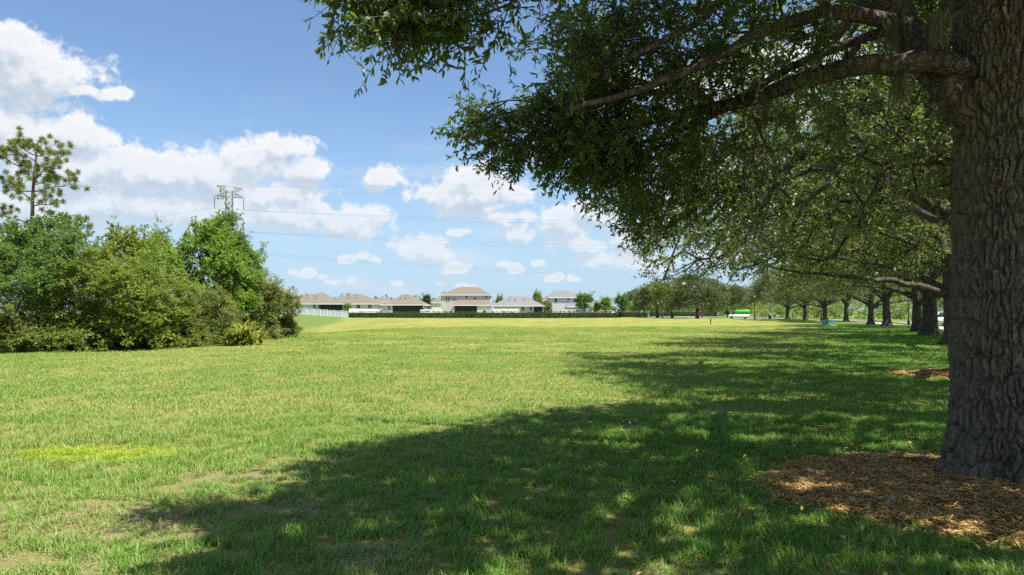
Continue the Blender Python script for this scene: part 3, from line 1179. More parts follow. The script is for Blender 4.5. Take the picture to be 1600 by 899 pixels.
def big_oak():
    rng = np.random.default_rng(21)
    root = empty("oak_tree", (TX, TY, 0), 0, "massive oak with dark furrowed trunk standing in the mulch bed nearest the viewer", "tree", None)
    bark_trunk((0, 0, 0), 5.2, r_big, root)
    sk = Skeleton()
    top = sk.limb([(0.05, 0.03, 3.2), (0.10, 0.05, 4.4), (0.12, 0.08, 5.4), (0.3, 0.3, 7.2)], 0.40, 0.16, None, 0.3, rng, 0.02)

    def W(px, py, d):
        return (at(px, d) - TX, d - TY, hz_(py, d))

    def near_node(h):
        P = np.array(sk.p)
        return int(np.argmin(np.abs(P[:top + 1, 2] - h)))
    # limbs that the photograph shows, from the fork to the tips
    L1 = sk.limb([W(1455, 92, 6.3), W(1400, 100, 6.4), W(1330, 104, 6.5), W(1200, 148, 6.9), W(1120, 168, 7.3), W(1000, 192, 7.7), W(880, 205, 7.8), W(800, 205, 7.6)], 0.125, 0.02, near_node(3.95), 0.25, rng, 0.012)
    L2 = sk.limb([W(1502, 146, 6.45), W(1440, 72, 6.7), W(1390, 8, 6.9), (-1.5, 0.9, 5.5), (-2.6, 1.4, 6.6), (-3.6, 1.6, 7.4)], 0.185, 0.06, near_node(3.2), 0.25, rng, 0.012)
    P = np.array(sk.p)
    j3 = int(np.argmin(np.linalg.norm(P - np.array(W(1415, 40, 6.8)), axis=1)))
    sk.limb([W(1330, 20, 6.5), W(1230, 36, 6.3), W(1150, 76, 6.2), W(1050, 122, 6.0), W(960, 150, 5.9), W(890, 175, 5.9)], 0.085, 0.02, j3, 0.25, rng, 0.012)
    j4 = int(np.argmin(np.linalg.norm(P - np.array(W(1400, 60, 6.75)), axis=1)))
    sk.limb([W(1280, 88, 6.8), W(1200, 132, 6.9), W(1080, 200, 7.2), W(980, 230, 7.4), W(900, 262, 7.4)], 0.055, 0.015, j4, 0.25, rng, 0.012)
    sk.limb([(-1.1, -0.8, 5.0), (-2.6, -1.4, 5.1), (-3.9, -1.7, 4.6), (-4.9, -1.9, 4.15), (-5.5, -2.0, 3.8)], 0.12, 0.02, near_node(4.5), 0.25, rng, 0.02)
    sk.limb([W(1240, -60, 6.0), W(1100, 30, 6.0), W(1010, 80, 6.0), W(930, 110, 6.0)], 0.07, 0.02, near_node(4.9), 0.25, rng, 0.015)
    sk.limb([(-0.3, 1.2, 5.2), (-0.1, 3.0, 5.5), (0.1, 4.3, 5.3)], 0.15, 0.03, near_node(4.7), 0.3, rng, 0.02)
    sk.limb([(0.4, 1.0, 5.4), (1.6, 3.4, 5.9), (2.4, 5.0, 5.4)], 0.14, 0.03, near_node(4.9), 0.3, rng, 0.02)
    sk.limb([(-0.5, -1.2, 5.4), (-1.4, -3.4, 5.9), (-2.0, -5.6, 5.5)], 0.15, 0.03, near_node(4.8), 0.3, rng, 0.02)
    sk.limb([(0.8, -1.0, 5.3), (2.2, -3.0, 5.8), (3.0, -4.6, 5.3)], 0.14, 0.03, near_node(4.7), 0.3, rng, 0.02)
    sk.limb([(1.2, 0.1, 5.4), (3.2, 0.5, 5.9), (5.0, 0.6, 5.3)], 0.15, 0.03, near_node(4.8), 0.3, rng, 0.02)
    # clumps: a dome whose rim droops
    def dome(N, lowpart):
        n3 = N * 4
        a = rng.uniform(0, 2 * math.pi, n3)
        ro = np.sqrt(rng.uniform(0.03, 1.0, n3))
        Rm = 5.55 + 0.45 * np.sin(a * 3 + 1.0) + 0.35 * np.sin(a * 5 + 0.4) + 0.2 * np.sin(a * 9)
        r = ro * Rm
        zl = 4.75 - (1.2 - 0.35 * np.maximum(0, np.sin(a))) * ro ** 2.2 + 0.3 * np.sin(a * 7) * ro
        zt = 5.4 + 4.6 * np.sqrt(np.clip(1 - ro ** 2, 0, 1))
        if lowpart:
            zz = zl + np.abs(rng.normal(scale=0.5, size=n3))
        else:
            zz = zl + (zt - zl) * rng.uniform(0.3, 1.0, n3)
        c = np.stack([r * np.cos(a), r * np.sin(a), zz], 1)
        if lowpart:   # openings between the boughs, a hollow round the trunk
            gap = vnoise(c[:, 0] + c[:, 2] * 0.5, c[:, 1] - c[:, 2] * 0.4, 0.75)
            c = c[(gap > 0.42) & ~((ro < 0.5) & (zz < 5.6))]
        X, Y, Z = c[:, 0] + TX, c[:, 1] + TY, c[:, 2]
        clear = ((X < 0.45) & (Y > 4.9) & (Z < 5.7)) | ((X < 0.35) & (Y > 3.0) & (Z < 3.85)) | ((Y > 9.0) & (X < 2.0) & (Z < 6.0))
        # the crown's reach over the field: it ends where its shade ends on the grass
        hz = math.tan(R(SUN_EL))
        sx, sy = X - Z / hz * math.sin(R(SUN_AZ)), Y - Z / hz * math.cos(R(SUN_AZ))
        lim = np.interp(sy, [-3, 4.2, 5.5, 6.8, 8.4, 9.9, 11.6, 13.1], [-3.0, -2.1, -2.0, -1.9, -0.9, -0.3, 1.6, 5.2])
        clear |= sy > 12.7 + rng.normal(scale=0.15, size=len(X))
        clear |= sx < lim + rng.normal(scale=0.12, size=len(X))
        return c[~clear][:N]
    cl = np.concatenate([dome(540, True), dome(760, False)])
    # a few boughs that hang lowest on the field side
    def bough(px, py, d, n, sx, sy, sz):
        c = np.array(W(px, py, d))
        return c + rng.normal(size=(n, 3)) * np.array([sx, sy, sz])
    ex = [bough(840, 200, 7.0, 32, 0.34, 0.3, 0.13), bough(905, 212, 7.2, 30, 0.35, 0.35, 0.2), bough(955, 236, 7.4, 26, 0.3, 0.3, 0.18), bough(785, 240, 6.9, 8, 0.14, 0.2, 0.05), bough(765, 192, 6.9, 7, 0.16, 0.2, 0.04), bough(905, 270, 7.2, 7, 0.12, 0.2, 0.06),
          bough(935, 60, 6.4, 38, 0.26, 0.4, 0.35), bough(1000, 170, 7.2, 34, 0.45, 0.4, 0.3), bough(1010, 255, 7.6, 20, 0.25, 0.3, 0.14), bough(970, 130, 6.9, 28, 0.3, 0.4, 0.3),
          bough(650, 0, 4.5, 26, 0.28, 0.2, 0.07), bough(750, -45, 4.6, 14, 0.22, 0.2, 0.05), bough(612, 60, 4.5, 7, 0.05, 0.08, 0.09), bough(545, -10, 4.45, 5, 0.08, 0.1, 0.04), bough(690, 30, 4.5, 6, 0.10, 0.1, 0.05),
          bough(1040, 290, 8.6, 34, 0.4, 0.5, 0.25), bough(1085, 240, 9.0, 34, 0.4, 0.5, 0.3), bough(1005, 318, 8.2, 20, 0.28, 0.4, 0.16), bough(1120, 290, 9.4, 24, 0.4, 0.5, 0.25), bough(1120, 120, 7.0, 30, 0.4, 0.4, 0.3), bough(1240, 60, 6.8, 26, 0.4, 0.4, 0.3), bough(1100, 40, 6.4, 30, 0.4, 0.4, 0.3)]
    ex = np.concatenate(ex)
    # the photo's clear sky corner below the first boughs
    def pxpy(c):
        return c
    cl = np.concatenate([cl, ex])
    cl = cl[np.linalg.norm(cl - np.array([-TX, -TY, EYE]), axis=1) > 2.9]
    od = sk.grow(cl, rng, step=0.3, root_z=3.6, sag=0.05)
    tv, tq, rad = sk.tubes(tip=0.0045, maxr=0.05)
    link("limbs", mesh_np("big_limbs", tv, [(tq, 0)], ["bark"], True), root)
    ro3 = unit(cl - np.array([0, 0, 5.0]))
    seen = (cl[:, 2] < 5.5) & (cl[:, 1] > -3.8)
    out = unit(od * 0.7 + ro3 * 0.5)
    V1, T1, Q1, W1 = sprays(cl[seen], out[seen], rng, twigs=8, per=16, tlen=(0.2, 0.42), leaf=0.064, wr=0.32, droop=0.08, fine=True, twig_r=0.0028, up=0.3)
    V2, T2, Q2, W2 = sprays(cl[~seen], out[~seen], rng, twigs=6, per=10, tlen=(0.35, 0.75), leaf=0.17, wr=0.5, droop=0.2, twig_r=0.004, up=0.7)
    o = len(V1)
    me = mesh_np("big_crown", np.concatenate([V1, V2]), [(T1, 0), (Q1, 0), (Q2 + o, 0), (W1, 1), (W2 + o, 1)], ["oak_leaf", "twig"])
    link("crown", me, root)
    return root


big_oak()

# ---- the rest of the row: one near variant, two shared ones
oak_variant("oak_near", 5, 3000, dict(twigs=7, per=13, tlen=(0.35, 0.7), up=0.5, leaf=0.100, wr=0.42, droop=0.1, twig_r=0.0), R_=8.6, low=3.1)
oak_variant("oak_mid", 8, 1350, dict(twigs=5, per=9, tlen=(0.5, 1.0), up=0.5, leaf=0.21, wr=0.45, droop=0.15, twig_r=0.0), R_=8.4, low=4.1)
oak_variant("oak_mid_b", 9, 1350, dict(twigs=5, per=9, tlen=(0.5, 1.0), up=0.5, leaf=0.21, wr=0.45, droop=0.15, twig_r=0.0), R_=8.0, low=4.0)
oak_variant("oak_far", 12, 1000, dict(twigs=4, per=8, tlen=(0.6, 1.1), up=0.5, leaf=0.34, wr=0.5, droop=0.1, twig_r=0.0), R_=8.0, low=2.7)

ROW = [  # photo column, distance, variant, turn, scale, label
    (1531, 17.6, "oak_near", 0.0, 1.0, "oak in its own mulch ring hidden behind the massive nearest trunk"),
    (1493, 33.0, "oak_mid", 2.2, 1.04, "oak whose flared foot peeps out beside the massive nearest trunk"),
    (1453, 46.0, "oak_mid_b", 1.0, 1.0, "thick straight oak just in front of the white car"),
    (1432, 58.0, "oak_mid", 4.0, 0.98, "slightly leaning oak beside the black lamp post"),
    (1385, 73.0, "oak_mid_b", 3.4, 1.0, "row oak forking low, between the leaning oak and the green utility box"),
    (1360, 89.0, "oak_mid", 5.4, 0.96, "row oak with a bough stretching right, behind the low forking oak"),
    (1322, 106.0, "oak_mid_b", 0.2, 0.95, "row oak right behind the green utility box on its far right"),
    (1289, 121.0, "oak_mid", 1.7, 1.0, "row oak standing directly above the green utility box"),
    (1258, 134.0, "oak_mid_b", 3.0, 0.95, "third row oak counted from the far end near the litter bin"),
    (1230, 146.0, "oak_mid", 5.0, 0.95, "smaller row oak at the far end nearest the litter bin"),
]
for px, d, var, rz, s, lab in ROW:
    plant("oak_tree", lab, "tree", "oaks in a row along the road", at(px, d), d, var, s if d > 50 else (s * 1.10, s * 1.10, s * 1.02) if d < 20 else (s * 1.22, s * 1.22, s), rz)

# off-frame neighbour that shades the road side stays out; oaks round the parking court
COURT = [
    (1089, 170, "oak_far", 0.6, 1.0, "largest round crowned oak by the parking court, red car at its foot"),
    (1050, 186, "oak_far", 2.0, 0.86, "lighter green oak left of the largest court oak"),
    (1027, 202, "oak_far", 3.7, 0.88, "broad oak at the left end of the court group beside the hedge end"),
    (1006, 226, "oak_far", 5.2, 0.95, "oak at the far left rear of the court group, behind the hedge end"),
    (1137, 190, "oak_far", 4.4, 0.80, "low oak right of the largest court oak, beside the green van"),
    (1118, 226, "oak_far", 1.2, 0.78, "rear oak behind the court, between the red car and green van"),
    (1165, 240, "oak_far", 2.9, 0.85, "rear oak directly behind the green van"),
]
for px, d, var, rz, s, lab in COURT:
    plant("oak_tree", lab, "tree", "oaks round the parking court", at(px, d), d, var, s, rz, "leaf_grey_olive" if px in (1050,) else "oak_leaf_far")

# ---- trees and bushes of the thicket on the field's edge
B1 = dict(twigs=6, per=10, tlen=(0.25, 0.5), leaf=0.125, wr=0.6, droop=0.1, twig_r=0.0, up=0.7)
B2 = dict(twigs=7, per=11, tlen=(0.22, 0.42), leaf=0.105, wr=0.42, droop=-0.1, twig_r=0.0, up=0.6)
bush_variant("broad_a", 31, 520, (0, 0, 3.5), (3.1, 3.1, 3.0), 20, 1.0, B1, "leaf_dark", zmin=0.4, skirt=60)
bush_variant("broad_b", 32, 520, (0, 0, 3.3), (3.0, 3.0, 3.0), 18, 1.05, B1, "leaf_bright", zmin=0.4, skirt=50)
bush_variant("olive_a", 33, 520, (0, 0, 2.4), (2.6, 2.4, 2.4), 18, 0.9, B2, "leaf_olive", zmin=0.15, skirt=110)
bush_variant("olive_b", 34, 450, (0, 0, 2.3), (2.1, 2.1, 2.4), 15, 0.85, B2, "leaf_grey_olive", zmin=0.15, skirt=90)
bush_variant("cone", 35, 330, (0, 0, 2.3), (1.35, 1.35, 2.6), 14, 0.62, B2, "leaf_grey_olive", zmin=0.12, skirt=70)
bush_variant("slender", 36, 150, (0, 0, 5.3), (0.8, 0.8, 2.5), 13, 0.5, dict(twigs=5, per=8, tlen=(0.25, 0.5), leaf=0.12, wr=0.55, droop=0.1, twig_r=0.004), "leaf_dark", zmin=3.0, trunk_r=0.07, root_z=2.0, top=7.2, shoots=8)
bush_variant("low", 37, 200, (0, 0, 0.7), (1.2, 1.1, 0.9), 9, 0.55, B2, "leaf_olive", zmin=0.08, trunk_r=0.05, root_z=0.1)


def thick(name, px, d, top_py, var, vh, wscale, rz, leafm, lab, cat, grp="trees and bushes of the thicket"):
    x = at(px, d)
    z = g1(x, d)
    me = VAR[var][1]
    co = np.zeros(len(me.vertices) * 3, np.float32)
    me.vertices.foreach_get('co', co)
    vh = float(np.percentile(co[2::3], 99.3))
    s = (hz_(top_py, d) - z) / vh
    plant(name, lab, cat, grp, x, d, var, (wscale, wscale, s), rz, leafm)


thick("broadleaf_tree", 30, 28.5, 368, "broad_a", 6.5, 1.0, 0.5, "leaf_dark", "dark green broad leaved tree at the thicket's outer left end", "tree")
thick("broadleaf_tree", 112, 35.0, 338, "broad_a", 6.5, 1.05, 2.4, "leaf_dark", "tall dark green tree just right of the pine trunk's foot", "tree")
thick("broadleaf_tree", 10, 38.0, 350, "broad_b", 6.3, 1.05, 4.4, "leaf_dark", "dark tree top peeping over the thicket below the pine's lowest bough", "tree")
thick("broadleaf_tree", 205, 37.0, 362, "broad_b", 6.3, 1.0, 1.4, "leaf_olive", "yellowish green tree top behind the widest olive bush", "tree")
thick("broadleaf_tree", 285, 36.0, 346, "broad_b", 6.3, 1.0, 3.0, "leaf_bright", "tallest bright green broad tree in the thicket's middle", "tree")
thick("broadleaf_tree", 338, 38.5, 362, "broad_a", 6.5, 0.85, 5.0, "leaf_bright", "bright green tree under the slender sapling, before the steel tower", "tree")
thick("sapling", 356, 38.0, 320, "slender", 7.6, 1.0, 0.0, "leaf_dark", "slender sparse sapling rising in front of the steel tower", "tree")
thick("sapling", 373, 39.5, 375, "slender", 7.6, 0.9, 2.0, "leaf_dark", "shorter sparse sapling leaning over just right of the steel tower's foot", "tree")
thick("sapling", 246, 40.0, 350, "slender", 7.6, 0.9, 4.1, "leaf_bright", "sparse sapling top sticking out left of the tallest bright tree", "tree")
thick("wax_myrtle_bush", 165, 29.0, 384, "olive_a", 4.75, 1.12, 0.7, "leaf_olive", "widest olive green bush filling the thicket's left front", "bush")
thick("wax_myrtle_bush", 225, 31.0, 410, "olive_a", 4.75, 1.0, 3.6, "leaf_olive", "olive bush right behind the widest one, below the bright trees", "bush")
thick("wax_myrtle_bush", 268, 31.5, 468, "olive_b", 4.6, 0.8, 2.1, "leaf_olive", "short rounded olive bush before the tallest bright green tree", "bush")
thick("wax_myrtle_bush", 328, 33.8, 452, "olive_b", 4.6, 0.68, 4.0, "leaf_grey_olive", "grey olive bush touching the yellow strap leaved clump", "bush")
thick("wax_myrtle_bush", 362, 38.0, 438, "broad_b", 6.3, 0.6, 0.9, "leaf_bright", "low bright green tree between grey olive bush and dark cone bush", "bush")
thick("cone_bush", 405, 40.0, 420, "cone", 4.85, 1.05, 0.2, "leaf_grey_olive", "taller dark cone shaped bush near the thicket's right end", "bush")
thick("cone_bush", 432, 42.5, 448, "cone", 4.85, 0.95, 2.9, "leaf_grey_olive", "shorter dark cone shaped bush closing the thicket's right end", "bush")
thick("cone_bush", 447, 43.0, 486, "low", 1.55, 0.8, 1.0, "leaf_grey_olive", "small loose shrub at the foot of the closing cone bush", "bush")
thick("low_shrub", 22, 26.8, 478, "low", 1.55, 1.0, 0.3, "leaf_grey_olive", "grey green low shrub at the foot of the outermost dark tree", "shrub")
thick("low_shrub", 72, 28.0, 500, "low", 1.55, 0.9, 2.2, "leaf_dark", "dark low shrub beside the widest olive bush's left foot", "shrub")
thick("low_shrub", 128, 28.6, 496, "low", 1.55, 0.9, 4.2, "leaf_olive", "low olive shrub under the widest olive bush", "shrub")
thick("low_shrub", 206, 29.6, 486, "low", 1.55, 1.05, 5.2, "leaf_olive", "low olive shrub between the two large olive bushes", "shrub")
thick("low_shrub", 300, 32.0, 500, "low", 1.55, 0.8, 1.2, "leaf_grey_olive", "low shrub left of the grey olive bush's foot", "shrub")


def strap_clump():
    rng = np.random.default_rng(4)
    d = 32.7
    x = at(382, d)
    root = empty("strap_leaf_clump", (x, d, g1(x, d)), 0, "yellow green strap leaved clump at the thicket's front foot", "bush")
    vs, fs = [], []
    for q in range(290):
        a = rng.uniform(0, 2 * math.pi)
        ox, oy = rng.uniform(-0.75, 0.75), rng.uniform(-0.45, 0.45)
        L = rng.uniform(0.55, 1.1)
        el = rng.uniform(0.5, 1.35)
        wdt = rng.uniform(0.035, 0.06)
        p = np.array([ox, oy, rng.uniform(0.0, 0.75) * (1 - (ox / 0.8) ** 2 * 0.8)])
        b = len(vs)
        dirn = np.array([math.cos(a), math.sin(a)])
        for k in range(6):
            t = k / 5
            e = el - t * 1.5
            wd = wdt * (1 - t ** 2) + 0.004
            vs += [tuple(p + np.array([-dirn[1], dirn[0], 0.12]) * wd), tuple(p - np.array([-dirn[1], dirn[0], -0.12]) * wd)]
            p = p + np.array([dirn[0] * math.cos(e), dirn[1] * math.cos(e), math.sin(e)]) * L / 5
        for k in range(5):
            fs.append((b + 2 * k, b + 2 * k + 1, b + 2 * k + 3, b + 2 * k + 2))
    link("foliage", mesh_np("strap_foliage", np.array(vs), [(np.array(fs), 0)], ["leaf_yellow"]), root)
    MB().tube([(0, 0, -0.1), (0.02, 0, 0.5)], [0.12, 0.06], 8).build("stem", "bark_grey", root)


strap_clump()


def pine():
    rng = np.random.default_rng(11)
    d = 50.0
    x = at(48, d)
    z0 = g1(x, d)
    H = hz_(222, d) - z0
    root = empty("pine_tree", (x, d, z0), 0, "tall bare stemmed pine rising above the thicket's left end", "tree")
    sk = Skeleton()
    top = sk.limb([(0, 0, -0.2), (0.05, 0, H * 0.35), (-0.05, 0, H * 0.7), (0.15, 0, H * 0.93)], 0.24, 0.07, None, 0.5, rng, 0.01)
    P = np.array(sk.p)
    tips = []

    def br(h, a, L, rise, drop=0.0):
        j = int(np.argmin(np.abs(P[:, 2] - h)))
        c, s = math.cos(a), math.sin(a)
        pts = [(c * L * 0.4, s * L * 0.4, h + rise * 0.25), (c * L * 0.75, s * L * 0.75, h + rise * 0.6 - drop), (c * L, s * L, h + rise)]
        n0 = len(sk.p)
        sk.limb(pts, 0.05, 0.02, j, 0.35, rng, 0.05)
        new = list(range(n0, len(sk.p)))
        for q in new[len(new) // 3:]:
            k = 4 if q > new[len(new) // 2] else 2
            for _ in range(k):
                off = rng.normal(scale=0.38, size=3) + np.array([c * 0.12, s * 0.12, 0.2])
                e = sk.add(np.array(sk.p[q]) + off, q, 0.012)
                tips.append((e, unit(off + np.array([c, s, 0.5]) * 0.3)))
    for h, a, L, rise in ((0.52, 0.1, 3.1, -0.5), (0.50, 2.9, 2.9, 0.5), (0.60, 0.5, 2.6, -0.2), (0.58, 3.3, 2.7, 0.7), (0.66, -0.5, 2.4, 0.1), (0.72, 3.0, 2.6, 1.2), (0.75, 0.2, 2.7, 0.6),
                          (0.80, 2.4, 2.3, 1.1), (0.82, -0.3, 2.2, 0.9), (0.85, 3.6, 2.2, 1.1), (0.88, 0.6, 1.9, 0.9), (0.90, 2.8, 1.6, 0.9), (0.92, -1.0, 1.4, 0.8), (0.92, 1.5, 1.3, 0.9), (0.93, 4.2, 1.3, 0.8),
                          (0.46, 1.4, 2.0, 0.2), (0.42, 0.0, 2.2, -0.5), (0.70, 4.8, 2.0, 0.6), (0.78, 1.6, 2.0, 0.7)):
        br(h * H, a, L, rise)
    tv, tq, _ = sk.tubes(tip=0.012, maxr=0.05)
    link("trunk", mesh_np("pine_trunk", tv, [(tq, 0)], ["bark_pine"], True), root)
    C = np.array([sk.p[e] for e, _ in tips])
    O = np.array([o for _, o in tips])
    n = 110
    P2 = np.repeat(C, n, 0) + RNG.normal(scale=0.05, size=(len(C) * n, 3))
    D = unit(np.repeat(O, n, 0) * 0.55 + rand_unit(len(C) * n, rng))
    ln = rng.uniform(0.20, 0.36, len(P2))
    V, T, Q = leaves_geo(P2, D, rand_unit(len(P2), rng), ln, np.full(len(P2), 0.03))
    link("crown", mesh_np("pine_crown", V, [(T, 0), (Q, 0)], ["pine_needle"]), root)


pine()

# undergrowth in the thicket's shade: nobody could count it
rng = np.random.default_rng(77)
pp = []
for q in range(520):
    t = rng.random()
    px = 8 + 430 * t
    d = 27.6 + 15 * t ** 1.4 + rng.uniform(0.4, 5.0)
    x = at(px, d)
    pp.append((x, d, g1(x, d) + rng.uniform(0.1, 2.2)))
pp = np.array(pp)
V, T, Q, W_ = sprays(pp, unit(rand_unit(len(pp), rng) + [0, 0, 0.8]), rng, twigs=5, per=9, tlen=(0.25, 0.55), leaf=0.13, wr=0.45, droop=0.1, twig_r=0.004)
tag(link("undergrowth", mesh_np("undergrowth", V, [(Q, 0), (W_, 1)], ["leaf_dark", "twig"])), "dim green undergrowth filling the thicket between the trees", "undergrowth", None, 'stuff')


# ---- the far wood beyond the road, the tree line behind the houses
def mass(name, centers, radii, n, leafm, spray, label, seed, zflat=1.0):
    rng = np.random.default_rng(seed)
    pts = []
    for (x, y, z), r in zip(centers, radii):
        u = rand_unit(n, rng)
        p = np.array([x, y, z]) + u * r * np.array([1, 1, zflat]) * rng.uniform(0.6, 1.05, (n, 1))
        pts.append(p[p[:, 2] > 0.1])
    P = np.concatenate(pts)
    V, T, Q, W = sprays(P, unit(rand_unit(len(P), rng) + [0, 0, 0.4]), rng, **spray)
    return tag(link(name, mesh_np(name, V, [(Q, 0), (W, 1)], [leafm, "twig"])), label, "wood", None, 'stuff')


cs, rs = [], []
rng = np.random.default_rng(50)
for y in np.arange(96, 275, 4.0):
    for k in range(3):
        h = rng.uniform(1.2, 2.8) + k * 2.7
        cs.append((82 + k * 5 + (y - 150) * -0.06 + rng.uniform(-2.5, 2.5), y + rng.uniform(-2, 2), h))
        rs.append(rng.uniform(1.8, 3.4) + 0.4 * k)
for x in np.arange(48, 80, 4.0):
    for k in range(2):
        cs.append((x, 268 + k * 6 + rng.uniform(-3, 3), rng.uniform(1.5, 3) + k * 2.5))
        rs.append(rng.uniform(2.0, 3.6))
mass("woods", cs, rs, 44, "leaf_pale", dict(twigs=4, per=6, tlen=(0.5, 1.1), up=0.5, leaf=0.40, wr=0.5, droop=0.1, twig_r=0.0), "sunlit pale green scrubby wood beyond the road", 51)
cs, rs = [], []
for x in np.arange(-190, 190, 9):
    y = rng.uniform(330, 380)
    h = rng.uniform(2.5, 5.5)
    cs.append((x, y, h))
    rs.append(rng.uniform(3.5, 6))
for x in np.arange(-100, -10, 5.0):
    cs.append((x, rng.uniform(300, 330), rng.uniform(5.5, 8.0)))
    rs.append(rng.uniform(1.8, 3.0))
for x in np.arange(40, 130, 6.0):
    cs.append((x, rng.uniform(250, 290), rng.uniform(3, 5.5)))
    rs.append(rng.uniform(3, 4.5))
mass("treeline", cs, rs, 20, "leaf_dark", dict(twigs=4, per=7, tlen=(0.7, 1.4), leaf=0.5, wr=0.5, droop=0.1, twig_r=0.0), "distant dark tree line peeping between the house roofs", 52)


# ------------------------------------------------------------------ houses
def hip(mb, x0, x1, y0, y1, ze, rise, ov=0.45, ridge=None, mi=0, fascia=True):
    """hip roof over a rectangle; ridge along the longer side unless given as (rx0, rx1)"""
    a, b, c, d = x0 - ov, x1 + ov, y0 - ov, y1 + ov
    w, l = b - a, d - c
    ym = (c + d) / 2
    if ridge:
        r0, r1 = ridge
    elif w >= l:
        r0, r1 = a + l / 2, b - l / 2
    else:
        r0 = r1 = (a + b) / 2
    zr = ze + rise
    A, B, C_, D = (a, c, ze), (b, c, ze), (b, d, ze), (a, d, ze)
    if r1 - r0 < 0.1:
        Pk = ((r0 + r1) / 2, ym, zr)
        for q in ((A, B, Pk), (B, C_, Pk), (C_, D, Pk), (D, A, Pk)):
            mb.poly(q, mi)
    else:
        P0, P1 = (r0, ym, zr), (r1, ym, zr)
        mb.poly((A, B, P1, P0), mi)
        mb.poly((B, C_, P1), mi)
        mb.poly((C_, D, P0, P1), mi)
        mb.poly((D, A, P0), mi)
    return (a, b, c, d)


def window(root, cx, y, cz, wd, ht):
    f = MB()
    t = 0.09
    f.box((cx, y - 0.03, cz + ht / 2 + t / 2), (wd + 2 * t, 0.1, t)).box((cx, y - 0.03, cz - ht / 2 - t / 2), (wd + 2 * t, 0.1, t))
    f.box((cx - wd / 2 - t / 2, y - 0.03, cz), (t, 0.1, ht)).box((cx + wd / 2 + t / 2, y - 0.03, cz), (t, 0.1, ht))
    f.box((cx, y - 0.02, cz), (wd, 0.06, 0.05))
    w_ = f.build("window", "white_trim", root)
    MB().box((cx, y - 0.012, cz), (wd, 0.02, ht)).build("pane", "window_glass", w_)


def house(d, px0, px1, eave, peak, depth, wallm, roofm, label, storeys=1, ridge_px=None, base=None, windows=(), lanai=None, porch=None, vents=(), group="houses beyond the hedge", rid=None):
    """front wall parallel to the hedge at distance d; photo columns px0..px1; eave and peak are photo rows"""
    x0, x1 = at(px0, d), at(px1, d)
    xc = (x0 + x1) / 2
    zb = g1(xc, d) if base is None else base
    ze = hz_(eave, d) - zb
    zp = hz_(peak, d + depth / 2) - zb
    root = empty("house", (xc, d, zb), 0, label, "house", group)
    L, Rr = x0 - xc, x1 - xc
    wall = MB()
    if lanai:
        l0, l1, lt, dep = at(lanai[0], d) - xc, at(lanai[1], d) - xc, hz_(lanai[2], d) - zb, 2.6
        # wall steps back behind the screened porch
        segs = [(L, l0, 0.0), (l0, l1, dep), (l1, Rr, 0.0)]
        for a, b, y in segs:
            if b - a > 0.05:
                wall.box(((a + b) / 2, (y + depth) / 2, ze / 2 - 0.2), (b - a, depth - y, ze + 0.4))
        wall.box(((l0 + l1) / 2, dep / 2, (lt + ze) / 2), (l1 - l0 - 0.004, dep - 0.004, ze - lt))
    else:
        wall.box(((L + Rr) / 2, depth / 2, ze / 2 - 0.2), (Rr - L, depth, ze + 0.4))
    wall.build("wall", wallm, root)
    rm = MB()
    rp = None if ridge_px is None else tuple(at(p, d) - xc for p in ridge_px)
    a, b, c, dd = hip(rm, L, Rr, 0, depth, ze, zp - ze, ridge=rp)
    roof = rm.build("roof", roofm, root)
    fa = MB()
    fa.box(((a + b) / 2, c - 0.012, ze - 0.08), (b - a, 0.03, 0.2)).box(((a + b) / 2, dd + 0.012, ze - 0.08), (b - a, 0.03, 0.2))
    fa.box((a - 0.012, (c + dd) / 2, ze - 0.08), (0.03, dd - c, 0.2)).box((b + 0.012, (c + dd) / 2, ze - 0.08), (0.03, dd - c, 0.2))
    fa.poly([(a, c, ze - 0.02), (b, c, ze - 0.02), (b, dd, ze - 0.02), (a, dd, ze - 0.02)])
    fa.build("fascia", "white_trim", roof)
    for wp, wy, ww, wh in windows:
        window(root, at(wp, d) - xc, 0.0, hz_(wy, d) - zb, ww, wh)
    if lanai:
        sc = MB()
        sc.box(((l0 + l1) / 2, 0.06, lt / 2), (l1 - l0 - 0.01, 0.03, lt - 0.01))
        scr = sc.build("screen", "screen_mesh", root)
        n = max(2, int((l1 - l0) / 1.6))
        for k in range(n + 1):
            xx = l0 + (l1 - l0) * k / n
            MB().box((xx, 0.02, lt / 2), (0.07, 0.05, lt - 0.02)).build("post", "dark_metal" if 0 < k < n else "white_trim", root)
    if porch:
        p0, p1, pe, pk, pd = porch
        q0, q1 = at(p0, d - pd) - xc, at(p1, d - pd) - xc
        pz, pp_ = hz_(pe, d - pd) - zb, hz_(pk, d) - zb
        pm = MB()
        A, B = (q0 - .35, -pd - .35, pz), (q1 + .35, -pd - .35, pz)
        C_, D = (q1 + .35, -0.01, pz), (q0 - .35, -0.01, pz)
        T0, T1 = (q0 + 0.9, -0.01, pp_), (q1 - 0.9, -0.01, pp_)
        pm.poly((A, B, T1, T0)).poly((B, C_, T1)).poly((D, A, T0))
        pr = pm.build("porch_roof", roofm, root)
        MB().box(((q0 + q1) / 2, -pd - .365, pz - 0.08), (q1 - q0 + .7, 0.03, 0.2)).build("fascia", "white_trim", pr)
        return root, xc, zb, q0, q1, pz, pd
    for vx, vy in vents:
        MB().box((at(vx, d + depth / 4) - xc, depth / 4, hz_(vy, d + depth / 4) - zb), (0.5, 0.5, 0.35), taper=0.8).build("roof_vent", "roof_dark", roof)
    return root


